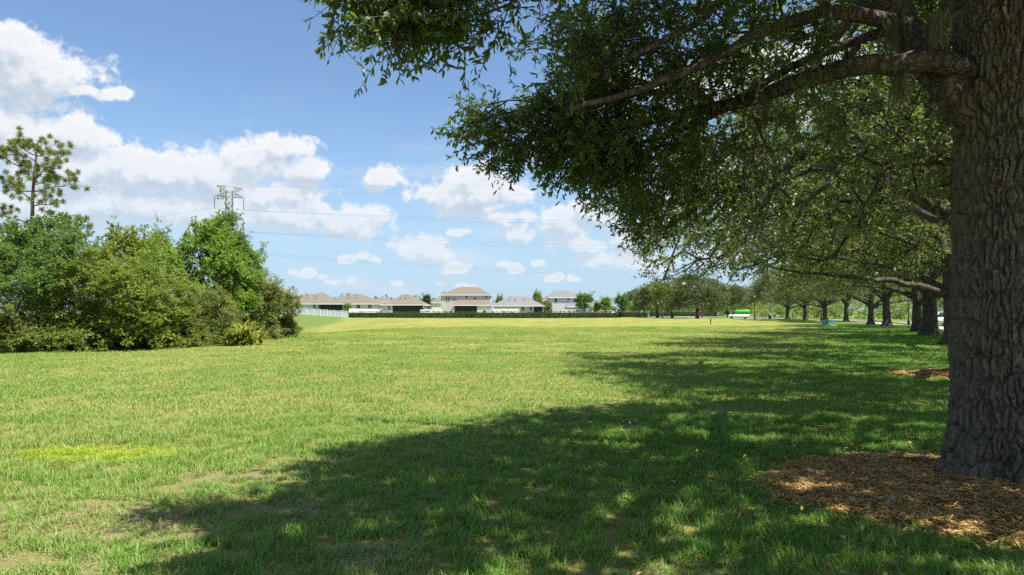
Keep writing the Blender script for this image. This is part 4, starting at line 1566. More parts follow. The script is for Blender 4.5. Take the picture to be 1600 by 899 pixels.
house(262, 418, 452, 462, 450, 11, "stucco_grey", "roof_tan", "far grey two storey house half hidden by the thicket's right end", base=1.0)
house(255, 468, 516, 469, 457.5, 12, "stucco_cream", "roof_tan", "rear tan roofed house showing only its ridge over the leftmost low house", base=1.0, vents=((478, 459),))
house(216, 441, 512, 475, 459.5, 13, "stucco_cream", "roof_tan", "leftmost long low house with tan roof behind the white fence", ridge_px=(461, 484), lanai=(446, 464, 475.6), windows=((470, 478.5, 1.0, 1.1), (491, 478.5, 0.9, 1.1)), vents=((461, 462), (480, 462), (494, 463)))
house(213, 498, 596, 475, 460, 13, "stucco_cream", "roof_tan", "low tan roofed house with wide dark screened porch behind the fence corner", ridge_px=(541, 556), lanai=(498, 536, 475.6), windows=((560, 479, 1.1, 1.1), (578, 479, 1.1, 1.1)), vents=((545, 462), (557, 462)))
house(260, 574, 612, 471, 464.5, 11, "stucco_grey", "roof_tan", "small far tan roof between the two low houses", base=0.6)
house(208, 597, 663, 476.5, 460, 13, "stucco_blue", "roof_tan", "low pale blue house with pointed tan roof and dark screened porch", ridge_px=(628, 633), lanai=(613, 661, 477.4), windows=((608, 481.5, 0.8, 1.2),), vents=((627, 462.5), (635, 462.5)))
house(265, 671, 694, 473, 465, 11, "stucco_cream", "roof_tan", "far reddish tan roof left of the two storey tan house", base=0.3)

# the two-storey house in the middle, with its porch
res = house(214, 689, 766, 461, 448.5, 11, "stucco_tan", "roof_tan", "tan two storey house with lower porch roof and dark screened porch", ridge_px=(717, 744),
            windows=((698, 467.5, 0.7, 1.3), (701.5, 467.5, 0.7, 1.3), (709.5, 467, 1.0, 0.6), (729, 464.5, 0.9, 0.9), (742, 467, 0.9, 1.0), (760, 464.5, 0.9, 0.8)), porch=(708, 767, 477, 468.5, 5.5))
root, xc, zb, q0, q1, pz, pd = res
mid = at(745.5, 214 - pd) - xc
MB().box(((mid + q1) / 2, -pd / 2 - 0.01, pz / 2 - 0.1), (q1 - mid, pd - 0.02, pz + 0.16)).build("wall", "stucco_cream", root)
window(root, at(757, 214 - pd) - xc, -pd - 0.001, 1.55, 1.0, 1.2)
MB().box(((q0 + mid) / 2 + 0.3, -pd + 0.1, pz / 2 - 0.03), (mid - q0 - 0.7, 0.04, pz - 0.1)).build("screen", "screen_mesh", root)
for k in range(6):
    MB().box((q0 + 0.05 + (mid - q0 - 0.3) * k / 5, -pd + 0.04, pz / 2 - 0.04), (0.35 if k == 0 else 0.08, 0.09, pz - 0.1)).build("post", "stucco_cream" if k == 0 else "dark_metal", root)

house(210, 771, 849, 478, 463, 13, "stucco_grey", "roof_grey", "low grey house with grey hip roof right of the tan two storey house", ridge_px=(795, 822), lanai=(833.5, 848, 479), windows=((817, 482.5, 0.9, 1.2), (829.5, 482.5, 0.9, 1.2)), vents=((797, 466), (806, 466), (819, 466.5)))
house(224, 858, 904, 465, 454.5, 11, "stucco_blue", "roof_dark", "blue grey two storey house with dark roof behind the hedge", ridge_px=(868, 890), windows=((868.5, 470, 1.0, 1.3), (888, 467.5, 0.8, 0.8), (898, 470, 0.8, 1.2)), porch=(886, 904, 479.5, 473.5, 3.0))
house(236, 846, 863, 470.5, 462, 10, "stucco_tan", "roof_tan", "small tan gabled wing at the blue grey house's left", base=0.2)
house(250, 925, 960, 477, 468, 11, "stucco_cream", "roof_tan", "tan roofed low house glimpsed between the columnar shrubs", base=0.2)
house(252, 978, 1016, 478, 469, 11, "stucco_cream", "roof_tan", "low cream house glimpsed behind the oaks at the hedge's end", base=0.2)
house(262, 1052, 1086, 482, 472, 11, "stucco_cream", "roof_tan", "pale house hardly seen behind the court's largest oak", base=0.2)


# white vinyl fences
def fence(pts, hgt, label, grp="white vinyl fences by the houses", pan=2.4):
    (xa, ya), (xb, yb) = pts
    L = math.hypot(xb - xa, yb - ya)
    n = max(1, int(round(L / pan)))
    ang = math.atan2(yb - ya, xb - xa)
    root = empty("vinyl_fence", (xa, ya, g1(xa, ya)), 0, label, "fence", grp)
    zz = g1(xa, ya)
    for k in range(n + 1):
        t = k / n
        x, y = xa + (xb - xa) * t, ya + (yb - ya) * t
        z = g1(x, y) - zz
        MB().box((x - xa, y - ya, z + hgt / 2), (0.14, 0.14, hgt + 0.12), ang).box((x - xa, y - ya, z + hgt + 0.08), (0.18, 0.18, 0.05), ang).build("post", "white_vinyl", root)
        if k < n:
            t2 = (k + 0.5) / n
            x2, y2 = xa + (xb - xa) * t2, ya + (yb - ya) * t2
            z2 = g1(x2, y2) - zz
            m_ = MB()
            w = L / n - 0.15
            m_.box((x2 - xa, y2 - ya, z2 + hgt / 2 + 0.02), (w, 0.03, hgt - 0.12), ang)
            m_.box((x2 - xa, y2 - ya, z2 + hgt - 0.03), (w, 0.07, 0.12), ang).box((x2 - xa, y2 - ya, z2 + 0.12), (w, 0.07, 0.14), ang)
            m_.build("panel", "white_vinyl", root)
    return root


fence(((at(436, 205), 205), (at(545, 196), 196)), 1.85, "long white fence sloping down the rise to the hedge's left end")
fence(((at(546, 199), 199), (at(592, 201), 201)), 2.6, "white fence behind the hedge's left end, before the wide screened porch")
fence(((at(657, 200), 200), (at(690, 200), 200)), 2.35, "white fence between the pale blue house and the tan two storey house")
fence(((at(770, 201), 201), (at(811, 200), 200)), 2.55, "white fence before the low grey house's left half")
fence(((at(863, 202), 202), (at(905, 200), 200)), 2.4, "white fence before the blue grey two storey house")
fence(((at(925, 203), 203), (at(1000, 204), 204)), 1.7, "white fence behind the columnar shrubs")

# clipped hedge along the field's far side
rng = np.random.default_rng(61)


def hedge(xa, xb, y, hgt, dep, label):
    e = empty("clipped_hedge", ((xa + xb) / 2, y, g1((xa + xb) / 2, y)), 0, label, "hedge")
    L = xb - xa
    n = int(L * 22)
    u = rng.uniform(-L / 2, L / 2, n)
    face = rng.random(n)
    yy = np.where(face < 0.5, -dep / 2, np.where(face < 0.8, rng.uniform(-dep / 2, dep / 2, n), dep / 2))
    zz = np.where(face < 0.5, rng.uniform(0.05, hgt, n), np.where(face < 0.8, hgt, rng.uniform(0.05, hgt, n)))
    zz = zz + 0.10 * np.sin(u * 0.35) * (zz / hgt) + rng.normal(scale=0.05, size=n)
    P = np.stack([u, yy, np.maximum(zz, 0.05)], 1)
    V, T, Q, W = sprays(P, np.tile([0, -0.5, 0.6], (n, 1)), rng, twigs=2, per=7, tlen=(0.10, 0.24), leaf=0.17, wr=0.5, twig_r=0.0, droop=0)
    o = link("foliage", mesh_np("hedge_foliage", V, [(Q, 0)], ["leaf_hedge"]), e)
    MB().box((0, 0, hgt / 2 - 0.08), (L - 0.3, dep - 0.3, hgt - 0.2)).build("branches", "leaf_hedge", e)
    return e


hedge(at(545, 190), at(966, 190), 190, 1.75, 1.5, "long clipped dark hedge along the far side of the field")
hedge(at(962, 196), at(1012, 196), 196, 1.65, 1.4, "shorter darker hedge piece continuing to the court oaks")
hedge(at(1014, 246), at(1120, 246), 246, 1.9, 1.4, "hedge running behind the pale parking court")

# shrubs and small trees in the gardens
bush_variant("column", 71, 150, (0, 0, 2.6), (1.3, 1.3, 2.7), 9, 0.8, dict(twigs=4, per=8, tlen=(0.4, 0.8), leaf=0.26, wr=0.4, droop=-0.4, twig_r=0.0), "leaf_dark", zmin=0.2)
GARD = [("columnar_shrub", 913, 195, 458, "column", 5.4, 1.75, "widest tall columnar shrub right of the blue grey house", "shrub", "leaf_dark"),
        ("columnar_shrub", 934, 197, 472, "column", 5.4, 0.8, "shortest columnar shrub between the widest and the middle one", "shrub", "leaf_dark"),
        ("columnar_shrub", 947, 195, 464, "column", 5.4, 1.15, "middle sized columnar shrub with rounded top by the hedge", "shrub", "leaf_bright"),
        ("columnar_shrub", 971, 194, 460, "column", 5.4, 1.2, "darkest columnar shrub nearest the court oaks", "shrub", "leaf_dark"),
        ("garden_tree", 857, 199, 472, "column", 5.4, 0.75, "small dark garden tree at the grey house's right corner", "tree", "leaf_grey_olive"),
        ("garden_tree", 543, 206, 474, "column", 5.4, 0.85, "small bush before the wide screened porch at the fence corner", "bush", "leaf_olive"),
        ("garden_tree", 840, 232, 455, "column", 5.4, 1.1, "loose light green tree behind the grey house roof", "tree", "leaf_pale"),
        ("garden_tree", 667, 225, 460, "column", 5.4, 1.1, "dark purplish green tree right of the pale blue house", "tree", "leaf_hedge"),
        ("garden_tree", 781, 240, 461, "column", 5.4, 0.9, "little green tree top between the tan house and grey roof", "tree", "leaf_bright"),
        ("garden_tree", 992, 214, 470, "column", 5.4, 1.6, "bright green bushy tree by the hedge's end, before the court oaks", "tree", "leaf_bright")]
for k, (nm, px, d, tp, var, vh, ws, lab, cat, lm) in enumerate(GARD):
    thick(nm, px, d, tp, var, vh, ws, k * 1.3, lm, lab, cat, "garden trees and shrubs by the houses")


# ------------------------------------------------------------------ transmission tower and its wires
TD = 250.0
TXW = at(356, TD)


def tower():
    H = hz_(296, TD)
    root = empty("transmission_tower", (TXW, TD, 0), 0.5, "grey steel lattice power pylon behind the thicket", "pylon")
    rot = 0.5

    def bar(mb, a, b, r=0.11):
        mb.tube([a, b], r, 4, cap=False)
    mb = MB()

    def hw(z):
        return 3.6 - 2.5 * min(1, z / (H * 0.62)) if z < H * 0.62 else 1.1
    lev = [0, 6, 12, 17.5, 22, 26, 29] + list(np.arange(31.5, H - 1.0, 2.3)) + [H - 0.6]
    cor = [(-1, -1), (1, -1), (1, 1), (-1, 1)]
    for q in range(len(lev) - 1):
        z0, z1 = lev[q], lev[q + 1]
        a, b = hw(z0), hw(z1)
        for k in range(4):
            c, d = cor[k], cor[(k + 1) % 4]
            bar(mb, (c[0] * a, c[1] * a, z0), (c[0] * b, c[1] * b, z1), 0.15)
            bar(mb, (c[0] * a, c[1] * a, z0), (d[0] * b, d[1] * b, z1), 0.08)
            bar(mb, (d[0] * a, d[1] * a, z0), (c[0] * b, c[1] * b, z1), 0.08)
    mb.build("mast", "steel_lattice", root)
    tips = []

    def arm(z, L, side, hang, drop=0.9, rise=0.0):
        m = MB()
        s = side
        tip = (s * L, 0, z + rise)
        for yy in (-1.1, 1.1):
            bar(m, (s * 1.1, yy, z), tip, 0.11)
            bar(m, (s * 1.1, yy, z + 1.9), tip, 0.11)
        for t in (0.25, 0.5, 0.75):
            lo = 1.1 + (L - 1.1) * t
            for yy in (-1.1 * (1 - t), 1.1 * (1 - t)):
                bar(m, (s * lo, yy, z + rise * t), (s * lo, yy, z + 1.9 * (1 - t) + rise * t), 0.07)
                bar(m, (s * (lo - (L - 1.1) * 0.25), yy, z), (s * lo, yy, z + 1.9 * (1 - t) + rise * t), 0.07)
        m.build("cross_arm", "steel_lattice", root)
        if hang:
            i_ = MB()
            i_.tube([(s * L, 0, z + rise), (s * L, 0, z + rise - hang)], 0.12, 6)
            for k in range(8):
                i_.lathe([(0.22, 0), (0.22, 0.06)], (s * L, 0, z + rise - 0.8 - k * (hang - 1.0) / 8), 8)
            i_.build("insulator", "insulator", root)
        c, sn = math.cos(rot), math.sin(rot)
        return (TXW + s * L * c, TD + s * L * sn, z + rise - hang)
    zt = hz_(308, TD)
    A = arm(zt, 5.0, 1, 4.6)
    B = arm(zt, 5.0, -1, 4.6)
    arm(zt + 1.9, 4.6, 1, 0, rise=1.4)
    arm(zt + 1.9, 4.6, -1, 0, rise=2.0)
    zm = hz_(341, TD)
    C_ = arm(zm, 5.0, 1, 4.6)
    D = arm(zm, 5.0, -1, 4.6)
    zl = hz_(373, TD)
    E = arm(zl, 5.0, 1, 4.6)
    Fp = arm(zl, 5.0, -1, 4.6)
    return A, B, C_, D, E, Fp


tower_pts = tower()


def wire(label, pts_px, d0, d1, start=None, r=0.034, ext=1.0):
    """wire through three photo points, quadratic, at a distance going from d0 to d1"""
    ts = [0, (pts_px[1][0] - pts_px[0][0]) / (pts_px[2][0] - pts_px[0][0]), 1.0]
    W3 = []
    for (px, py), t in zip(pts_px, ts):
        d = d0 + (d1 - d0) * t
        W3.append((at(px, d), d, hz_(py, d)))
    if start is not None:
        W3[0] = start
    W3 = np.array(W3)
    # quadratic z over x
    cf = np.polyfit(W3[:, 0], W3[:, 2], 2)
    xs = np.linspace(W3[0, 0], W3[0, 0] + (W3[2, 0] - W3[0, 0]) * ext, 60)
    ys = W3[0, 1] + (W3[2, 1] - W3[0, 1]) * (xs - W3[0, 0]) / (W3[2, 0] - W3[0, 0])
    zs = np.polyval(cf, xs)
    o0 = Vector((xs[0], ys[0], zs[0]))
    m = MB().tube([(x - o0.x, y - o0.y, z - o0.z) for x, y, z in zip(xs, ys, zs)], r, 4)
    o = m.build("power_line", "wire_metal", None, loc=o0)
    return tag(o, label, "wire", "power lines strung from the pylon")


A, B, C_, D_, E_, F_ = tower_pts
wire("upper conductor running right from the pylon's top arm", [(378, 327), (760, 344), (1180, 349)], 250, 330, A, ext=1.5)
wire("lower twin conductor leaving the pylon's top far arm to the right", [(336, 324), (760, 350), (1180, 353)], 250, 334, B, ext=1.5)
wire("upper conductor running right from the pylon's middle arm", [(378, 358), (760, 380), (1180, 387)], 250, 330, C_, ext=1.5)
wire("lower twin conductor leaving the pylon's middle far arm to the right", [(336, 356), (760, 386), (1180, 392)], 250, 334, D_, ext=1.5)
wire("upper conductor running right from the pylon's bottom arm", [(378, 391), (760, 419), (1180, 426)], 250, 330, E_, ext=1.5)
wire("lower twin conductor leaving the pylon's bottom far arm to the right", [(336, 388), (760, 424), (1180, 432)], 250, 334, F_, ext=1.5)
wire("thin shield wire running right from the pylon's peak", [(377, 300), (800, 307), (1180, 306)], 250, 330, None, 0.022, 1.5)
wire("thin upper shield wire running right from the pylon's left peak", [(338, 293), (800, 293), (1180, 288)], 250, 330, None, 0.022, 1.5)
wire("conductor running left from the pylon's top arm", [(334, 324), (260, 342), (170, 362)], 250, 215, B, ext=2.6)
wire("shield wire running left from the pylon's peak", [(338, 297), (260, 313), (170, 334)], 250, 215, None, 0.025, 2.6)
wire("conductor running left from the pylon's middle arm", [(334, 356), (270, 371), (200, 386)], 250, 215, D_, ext=2.6)


# ------------------------------------------------------------------ vehicles
def loft(stations, mi=0):
    """stations: (x, [(y,z) half profile from bottom centre outward to top centre]) mirrored"""
    m = MB()
    rings = []
    for x, prof in stations:
        full = [(x, y, z) for y, z in prof] + [(x, -y, z) for y, z in reversed(prof)]
        b = len(m.v)
        m.v += full
        rings.append((b, len(full)))
    for (b0, n), (b1, _) in zip(rings, rings[1:]):
        for k in range(n):
            m.f.append((b0 + k, b0 + (k + 1) % n, b1 + (k + 1) % n, b1 + k))
            m.mi.append(mi)
    m.f.append(tuple(rings[0][0] + k for k in range(rings[0][1])))
    m.mi.append(mi)
    m.f.append(tuple(rings[-1][0] + k for k in range(rings[-1][1])))
    m.mi.append(mi)
    return m


def wheel(root, x, y, r, wd):
    w_ = empty_part("wheel", root, (x, y, r))
    MB().lathe([(r * 0.66, -wd / 2), (r * 0.95, -wd / 2), (r, -wd * 0.35), (r, wd * 0.35), (r * 0.95, wd / 2), (r * 0.66, wd / 2)], n=20, axis='y').build("tyre", "black_rubber", w_, True)
    m = MB().lathe([(r * 0.65, -wd * 0.42), (r * 0.65, wd * 0.42)], n=16, axis='y')
    for k in range(5):
        a = k * 2 * math.pi / 5
        m.tube([(0, math.copysign(wd * 0.46, y), 0), (math.cos(a) * r * 0.62, math.copysign(wd * 0.46, y), math.sin(a) * r * 0.62)], r * 0.09, 4)
    m.build("rim", "rim_alloy", w_)


def empty_part(name, parent, loc):
    o = bpy.data.objects.new(name, None)
    COL.objects.link(o)
    o.parent = parent
    o.location = loc
    return o


def car(x, y, rz, paint, label, grp=None, L=4.5, Wd=1.8, H=1.5):
    root = empty("parked_car", (x, y, g1(x, y) + 0.02), rz, label, "car", grp)
    h = L / 2
    w = Wd / 2

    def ring(wb, zb, zt, ws):
        return [(0.001, zb), (wb * 0.92, zb), (ws, zb + 0.18), (ws, zt - 0.12), (ws * 0.93, zt), (0.001, zt + 0.02)]
    body = loft([(-h, ring(w * .8, .38, .88, w * .82)), (-h + .18, ring(w * .92, .26, .98, w * .95)), (-h * .55, ring(w, .22, 1.0, w)), (0, ring(w, .22, .97, w)), (h * .42, ring(w, .22, .95, w)),
                 (h * .72, ring(w * .97, .22, .86, w * .97)), (h - .16, ring(w * .88, .26, .74, w * .9)), (h, ring(w * .74, .36, .62, w * .76))])
    body.build("body", paint, root, True)

    def cr(z0, z1, wa, wb):
        return [(0.001, z0), (wa, z0), (wb, z1 - .06), (wb * .9, z1), (0.001, z1 + .02)]
    cab = loft([(-h * .88, cr(.93, .96, w * .82, w * .80)), (-h * .58, cr(.93, H - .06, w * .92, w * .72)), (-h * .1, cr(.93, H, w * .93, w * .74)), (h * .12, cr(.93, H - .03, w * .92, w * .72)), (h * .5, cr(.93, .95, w * .86, w * .82))])
    cab.build("window", "window_glass", root, True)
    MB().box((-h * .22, 0, H + .006), (h * .72, w * 1.42, .05), taper=.93).build("roof", paint, root, bevel=.02)
    for s in (-1, 1):
        m = MB()
        for xa, xb in ((-h * .84, -h * .55), (-h * .14, -h * .12), (h * .47, h * .13)):
            m.tube([(xa, s * w * (.84 if abs(xa) > h * .3 else .935), .95), (xb, s * w * .75, H - .03)], .045, 4)
        m.build("pillar", paint, root)
        MB().box((h - .12, s * w * .62, .68), (.16, .36, .13)).build("headlight", "lamp_glass", root, bevel=.03)
        MB().box((-h + .07, s * w * .66, .80), (.12, .3, .16)).build("taillight", "light_red", root, bevel=.03)
        MB().box((h * .32, s * (w + .1), 1.0), (.12, .2, .13)).build("mirror", paint, root, bevel=.03)
        wheel(root, h * .62, s * (w - .11), .33, .22)
        wheel(root, -h * .58, s * (w - .11), .33, .22)
    MB().box((-h - .01, 0, .44), (.06, w * 1.6, .22)).build("bumper", paint, root, bevel=.02)
    return root


def van(x, y, rz):
    root = empty("delivery_van", (x, y, g1(x, y) + 0.02), rz, "white van wrapped bright green on its upper half, parked by the court", "van")
    L, w, H = 4.7, 0.93, 2.05
    h = L / 2

    def lo(zt, wb):
        return [(0.001, .3), (wb * .93, .3), (wb, .42), (wb, zt), (0.001, zt)]

    def hi(zb, zt, wa, wb):
        return [(0.001, zb), (wa, zb), (wb, zt - .16), (wb * .9, zt), (0.001, zt + .02)]
    loft([(-h, lo(.98, w * .96)), (-h + .1, lo(1.0, w)), (h * .55, lo(1.0, w)), (h * .86, lo(.95, w * .95)), (h, lo(.72, w * .82))]).build("body", "paint_white", root, True)
    loft([(-h + .03, hi(1.003, H - .05, w * .95, w * .86)), (-h + .12, hi(1.003, H, w * .99, w * .9)), (h * .2, hi(1.003, H, w * .99, w * .9)), (h * .34, hi(1.003, H - .06, w * .985, w * .88))]).build("cargo_box", "paint_green", root, True)
    loft([(h * .345, hi(1.003, H - .07, w * .97, w * .86)), (h * .42, hi(1.003, H - .16, w * .96, w * .82)), (h * .80, hi(1.0, 1.08, w * .9, w * .84))]).build("windscreen", "window_glass", root, True)
    for s in (-1, 1):
        MB().tube([(h * .80, s * w * .88, 1.02), (h * .36, s * w * .84, H - .1)], .045, 4).build("pillar", "paint_green", root)
        wheel(root, h * .64, s * (w - .12), .33, .22)
        wheel(root, -h * .60, s * (w - .12), .33, .22)
        MB().box((h - .1, s * w * .62, .72), (.14, .28, .2)).build("headlight", "lamp_glass", root, bevel=.03)
        MB().box((-h - .005, s * w * .86, .85), (.05, .14, .5)).build("taillight", "light_red", root)
        MB().box((h * .45, s * (w + .12), 1.15), (.12, .2, .25)).build("mirror", "plastic_dark", root)
    MB().box((-h - .012, 0, 1.52), (.02, w * 1.3, .5)).build("rear_window", "window_glass", root)
    MB().box((-h - .03, 0, .42), (.1, w * 1.7, .2)).build("bumper", "plastic_dark", root)
    MB().box((0, 0, H + .06), (2.2, 1.0, .08)).build("roof_rack", "plastic_dark", root)


van(at(1154, 157), 157, R(158))
cx_, cy_, nx_, ny_ = row_path(77)
car(at(1479, 76), 76, R(-142), "paint_white", "white car on the road, glimpsed between two row oaks")
car(at(1092, 193), 193, R(-110), "paint_red", "red car parked behind the court's largest oak trunk")


# ------------------------------------------------------------------ street furniture
def lamp_post(px, d, label, Hh=4.6):
    x = at(px, d)
    root = empty("lamp_post", (x, d, g1(x, d)), 0, label, "lamp post", "lamp posts along the road")
    MB().lathe([(.17, -.05), (.17, .5), (.13, .62), (.085, .8), (.07, 1.0), (.055, Hh - .5), (.07, Hh - .45), (.05, Hh - .4)], n=10).build("pole", "dark_metal", root, True)
    MB().lathe([(.09, Hh - .4), (.16, Hh - .3), (.2, Hh + .02)], n=8).build("lantern", "lamp_glass", root)
    MB().lathe([(.24, Hh + .022), (.2, Hh + .1), (.06, Hh + .25), (.02, Hh + .36)], n=8).build("cap", "dark_metal", root)


lamp_post(1419, 92, "black lamp post left of the slightly leaning oak")
lamp_post(1179, 143, "black lamp post right of the green van", 5.0)
lamp_post(1146, 196, "lamp post rising behind the green van's left end", 5.2)
lamp_post(1034, 178, "lamp post standing behind the cream hydrant", 4.6)
lamp_post(1283, 118, "lamp post close left of the oak above the utility box", 4.4)

d = 75.0
x = at(1294.5, d)
root = empty("utility_box", (x, d, g1(x, d)), 0.15, "low green utility box on the grass below the row oaks", "utility box")
MB().box((0, 0, .05), (1.4, .9, .14)).build("base", "concrete", root)
MB().box((0, 0, .34), (1.25, .75, .46)).build("cabinet", "utility_green", root, bevel=.03)
MB().box((0, 0, .60), (1.32, .82, .06)).build("lid", "utility_green", root, bevel=.02)
for k in range(4):
    MB().box((-.45 + k * .3, -.385, .34), (.07, .03, .38)).build("rib", "utility_green", root)

d = 150.0
x = at(1202.5, d)
root = empty("litter_bin", (x, d, g1(x, d)), 0, "dark litter bin on the grass right of the lamp post", "litter bin")
MB().lathe([(.24, 0), (.28, .05), (.31, .75), (.33, .8)], n=16).build("body", "plastic_dark", root, True)
MB().lathe([(.34, .805), (.32, .95), (.16, 1.02)], n=16).build("lid", "grey_metal", root, True)

d = 172.0
x = at(1035.5, d)
root = empty("fire_hydrant", (x, d, g1(x, d)), 0, "cream fire hydrant on the far lawn before the court oaks", "hydrant")
MB().lathe([(.2, 0), (.2, .06), (.13, .08), (.13, .6), (.17, .62), (.15, .74), (.06, .84)], n=14).build("barrel", "hydrant_paint", root, True)
for s in (-1, 1):
    MB().tube([(s * .1, 0, .48), (s * .24, 0, .48)], .06, 8).build("nozzle", "hydrant_paint", root)

d = 90.0
x = at(1110, d)
root = empty("marker_post", (x, d, g1(x, d)), 0, "short dark marker post alone on the open lawn", "post")
MB().lathe([(.09, 0), (.06, .1), (.06, .5), (.1, .52), (.1, .66), (.04, .7)], n=10).build("stake", "plastic_dark", root, True)


# ------------------------------------------------------------------ mulch beds
def bed(cx, cy_, rx, ry, hgt, seed, name="mulch_bed"):
    rng = np.random.default_rng(seed)
    na, nr = 72, 12
    vs, fs = [(0, 0, hgt)], []
    ph = rng.uniform(0, 6.28, 4)
    for ri in range(1, nr + 1):
        t = ri / nr
        for k in range(na):
            a = 2 * math.pi * k / na
            w_ = 1 + 0.07 * math.sin(3 * a + ph[0]) + 0.05 * math.sin(5 * a + ph[1]) + 0.03 * math.sin(11 * a + ph[2])
            X, Y = cx + rx * t * w_ * math.cos(a), cy_ + ry * t * w_ * math.sin(a)
            vs.append((X - cx, Y - cy_, g1(X, Y) + hgt * (1 - t ** 3) + 0.006 + 0.012 * math.sin(X * 9) * math.sin(Y * 11) * (1 - t)))
    for k in range(na):
        fs.append((0, 1 + k, 1 + (k + 1) % na))
    for ri in range(nr - 1):
        for k in range(na):
            b = 1 + ri * na
            fs.append((b + k, b + na + k, b + na + (k + 1) % na, b + (k + 1) % na))
    me = bpy.data.meshes.new(name)
    me.from_pydata(vs, [], fs)
    me.materials.append(MATS["mulch_bed"])
    me.polygons.foreach_set('use_smooth', [True] * len(fs))
    o = link(name, me, None, (cx, cy_, 0))
    return tag(o, kind='structure')


BED = (4.55, 6.15, 2.15, 1.55)
bed(*BED, 0.06, 1)
bed(at(1531, 17.6), 17.6, 2.3, 1.3, 0.06, 2)
for px, dd in ((1493, 33.0), (1453, 46.0), (1432, 58.0), (1385, 73.0)):
    bed(at(px, dd), dd, 1.1, 0.9, 0.05, int(px))


# scatter by geometry nodes: points with rotation and scale, one collection of small meshes
def scatter(name, pts, rot, scl, sources, mats):
    coll = bpy.data.collections.new(name + "_pieces")
    for me in sources:
        coll.objects.link(bpy.data.objects.new(name + "_piece", me))
    me = bpy.data.meshes.new(name)
    me.vertices.add(len(pts))
    me.vertices.foreach_set('co', np.asarray(pts, np.float32).ravel())
    a = me.attributes.new("rot", 'FLOAT_VECTOR', 'POINT')
    a.data.foreach_set('vector', np.asarray(rot, np.float32).ravel())
    a = me.attributes.new("scl", 'FLOAT_VECTOR', 'POINT')
    a.data.foreach_set('vector', np.asarray(scl, np.float32).ravel())
    a = me.attributes.new("pick", 'INT', 'POINT')
    a.data.foreach_set('value', RNG.integers(0, len(sources), len(pts)).astype(np.int32))
    me.update()
    o = link(name, me)
    ng = bpy.data.node_groups.new(name + "_scatter", 'GeometryNodeTree')
    ng.interface.new_socket("Geometry", in_out='INPUT', socket_type='NodeSocketGeometry')
    ng.interface.new_socket("Geometry", in_out='OUTPUT', socket_type='NodeSocketGeometry')
    N = ng.nodes
    gi, go = N.new('NodeGroupInput'), N.new('NodeGroupOutput')
    ci = N.new('GeometryNodeCollectionInfo')
    ci.inputs['Collection'].default_value = coll
    ci.inputs['Separate Children'].default_value = True
    ci.inputs['Reset Children'].default_value = True
    iop = N.new('GeometryNodeInstanceOnPoints')
    iop.inputs['Pick Instance'].default_value = True
    mp = N.new('GeometryNodeMeshToPoints')
    lk = ng.links.new

    def attr(nm, ty):
        n = N.new('GeometryNodeInputNamedAttribute')
        n.data_type = ty
        n.inputs['Name'].default_value = nm
        return n.outputs[0]
    e2r = N.new('FunctionNodeEulerToRotation')
    lk(attr("rot", 'FLOAT_VECTOR'), e2r.inputs[0])
    lk(gi.outputs[0], mp.inputs['Mesh'])
    lk(mp.outputs[0], iop.inputs['Points'])
    lk(ci.outputs[0], iop.inputs['Instance'])
    lk(attr("pick", 'INT'), iop.inputs['Instance Index'])
    lk(e2r.outputs[0], iop.inputs['Rotation'])
    lk(attr("scl", 'FLOAT_VECTOR'), iop.inputs['Scale'])
    lk(iop.outputs[0], go.inputs[0])
    md = o.modifiers.new("scatter", 'NODES')
    md.node_group = ng
    return o


def in_bed(x, y, k=1.0):
    out = np.zeros(np.shape(x), bool)
    for cx, c2, rx, ry in (BED, (at(1531, 17.6), 17.6, 2.3, 1.3), (at(1493, 33.0), 33.0, 1.1, 0.9)):
        out |= ((x - cx) / (rx * k)) ** 2 + ((y - c2) / (ry * k)) ** 2 < 1
    return out


# chips and pine straw on the beds
def chip_patch(seed):
    rng = np.random.default_rng(seed)
    m = MB()
    for k in range(46):
        x, y = rng.uniform(-.09, .09, 2)
        a = rng.uniform(0, math.pi)
        L = rng.uniform(.015, .07)
        wd = rng.uniform(.002, .007)
        z = rng.uniform(.002, .022)
        tl = rng.normal(scale=.2)
        dx, dy = math.cos(a) * L / 2, math.sin(a) * L / 2
        nx_, ny_ = -math.sin(a) * wd / 2, math.cos(a) * wd / 2
        dz = tl * L / 2
        m.poly([(x - dx - nx_, y - dy - ny_, z - dz), (x + dx - nx_, y + dy - ny_, z + dz), (x + dx + nx_, y + dy + ny_, z + dz + .002), (x - dx + nx_, y - dy + ny_, z - dz + .002)])
    return m.mesh("chips", "mulch_chip")


n = 5200
rng = np.random.default_rng(9)
a = rng.uniform(0, 2 * math.pi, n)
rr = np.sqrt(rng.random(n)) * 1.04
px_ = BED[0] + BED[2] * rr * np.cos(a)
py_ = BED[1] + BED[3] * rr * np.sin(a)
n2 = 900
a2 = rng.uniform(0, 2 * math.pi, n2)
r2 = np.sqrt(rng.random(n2))
px_ = np.concatenate([px_, at(1531, 17.6) + 2.3 * r2 * np.cos(a2)])
py_ = np.concatenate([py_, 17.6 + 1.3 * r2 * np.sin(a2)])
rall = np.concatenate([rr, r2])
pz_ = gz(px_, py_) + 0.06 * (1 - np.clip(rall, 0, 1) ** 3) + 0.004
pts = np.stack([px_, py_, pz_], 1)
rot = np.stack([rng.normal(scale=.08, size=len(pts)), rng.normal(scale=.08, size=len(pts)), rng.uniform(0, 6.28, len(pts))], 1)
scl = np.repeat(rng.uniform(.8, 1.4, (len(pts), 1)), 3, 1)
o = scatter("mulch", pts, rot, scl, [chip_patch(s) for s in (1, 2, 3)], None)
tag(o, "brown and straw coloured bark mulch strewn round the oaks", "mulch", None, 'stuff')

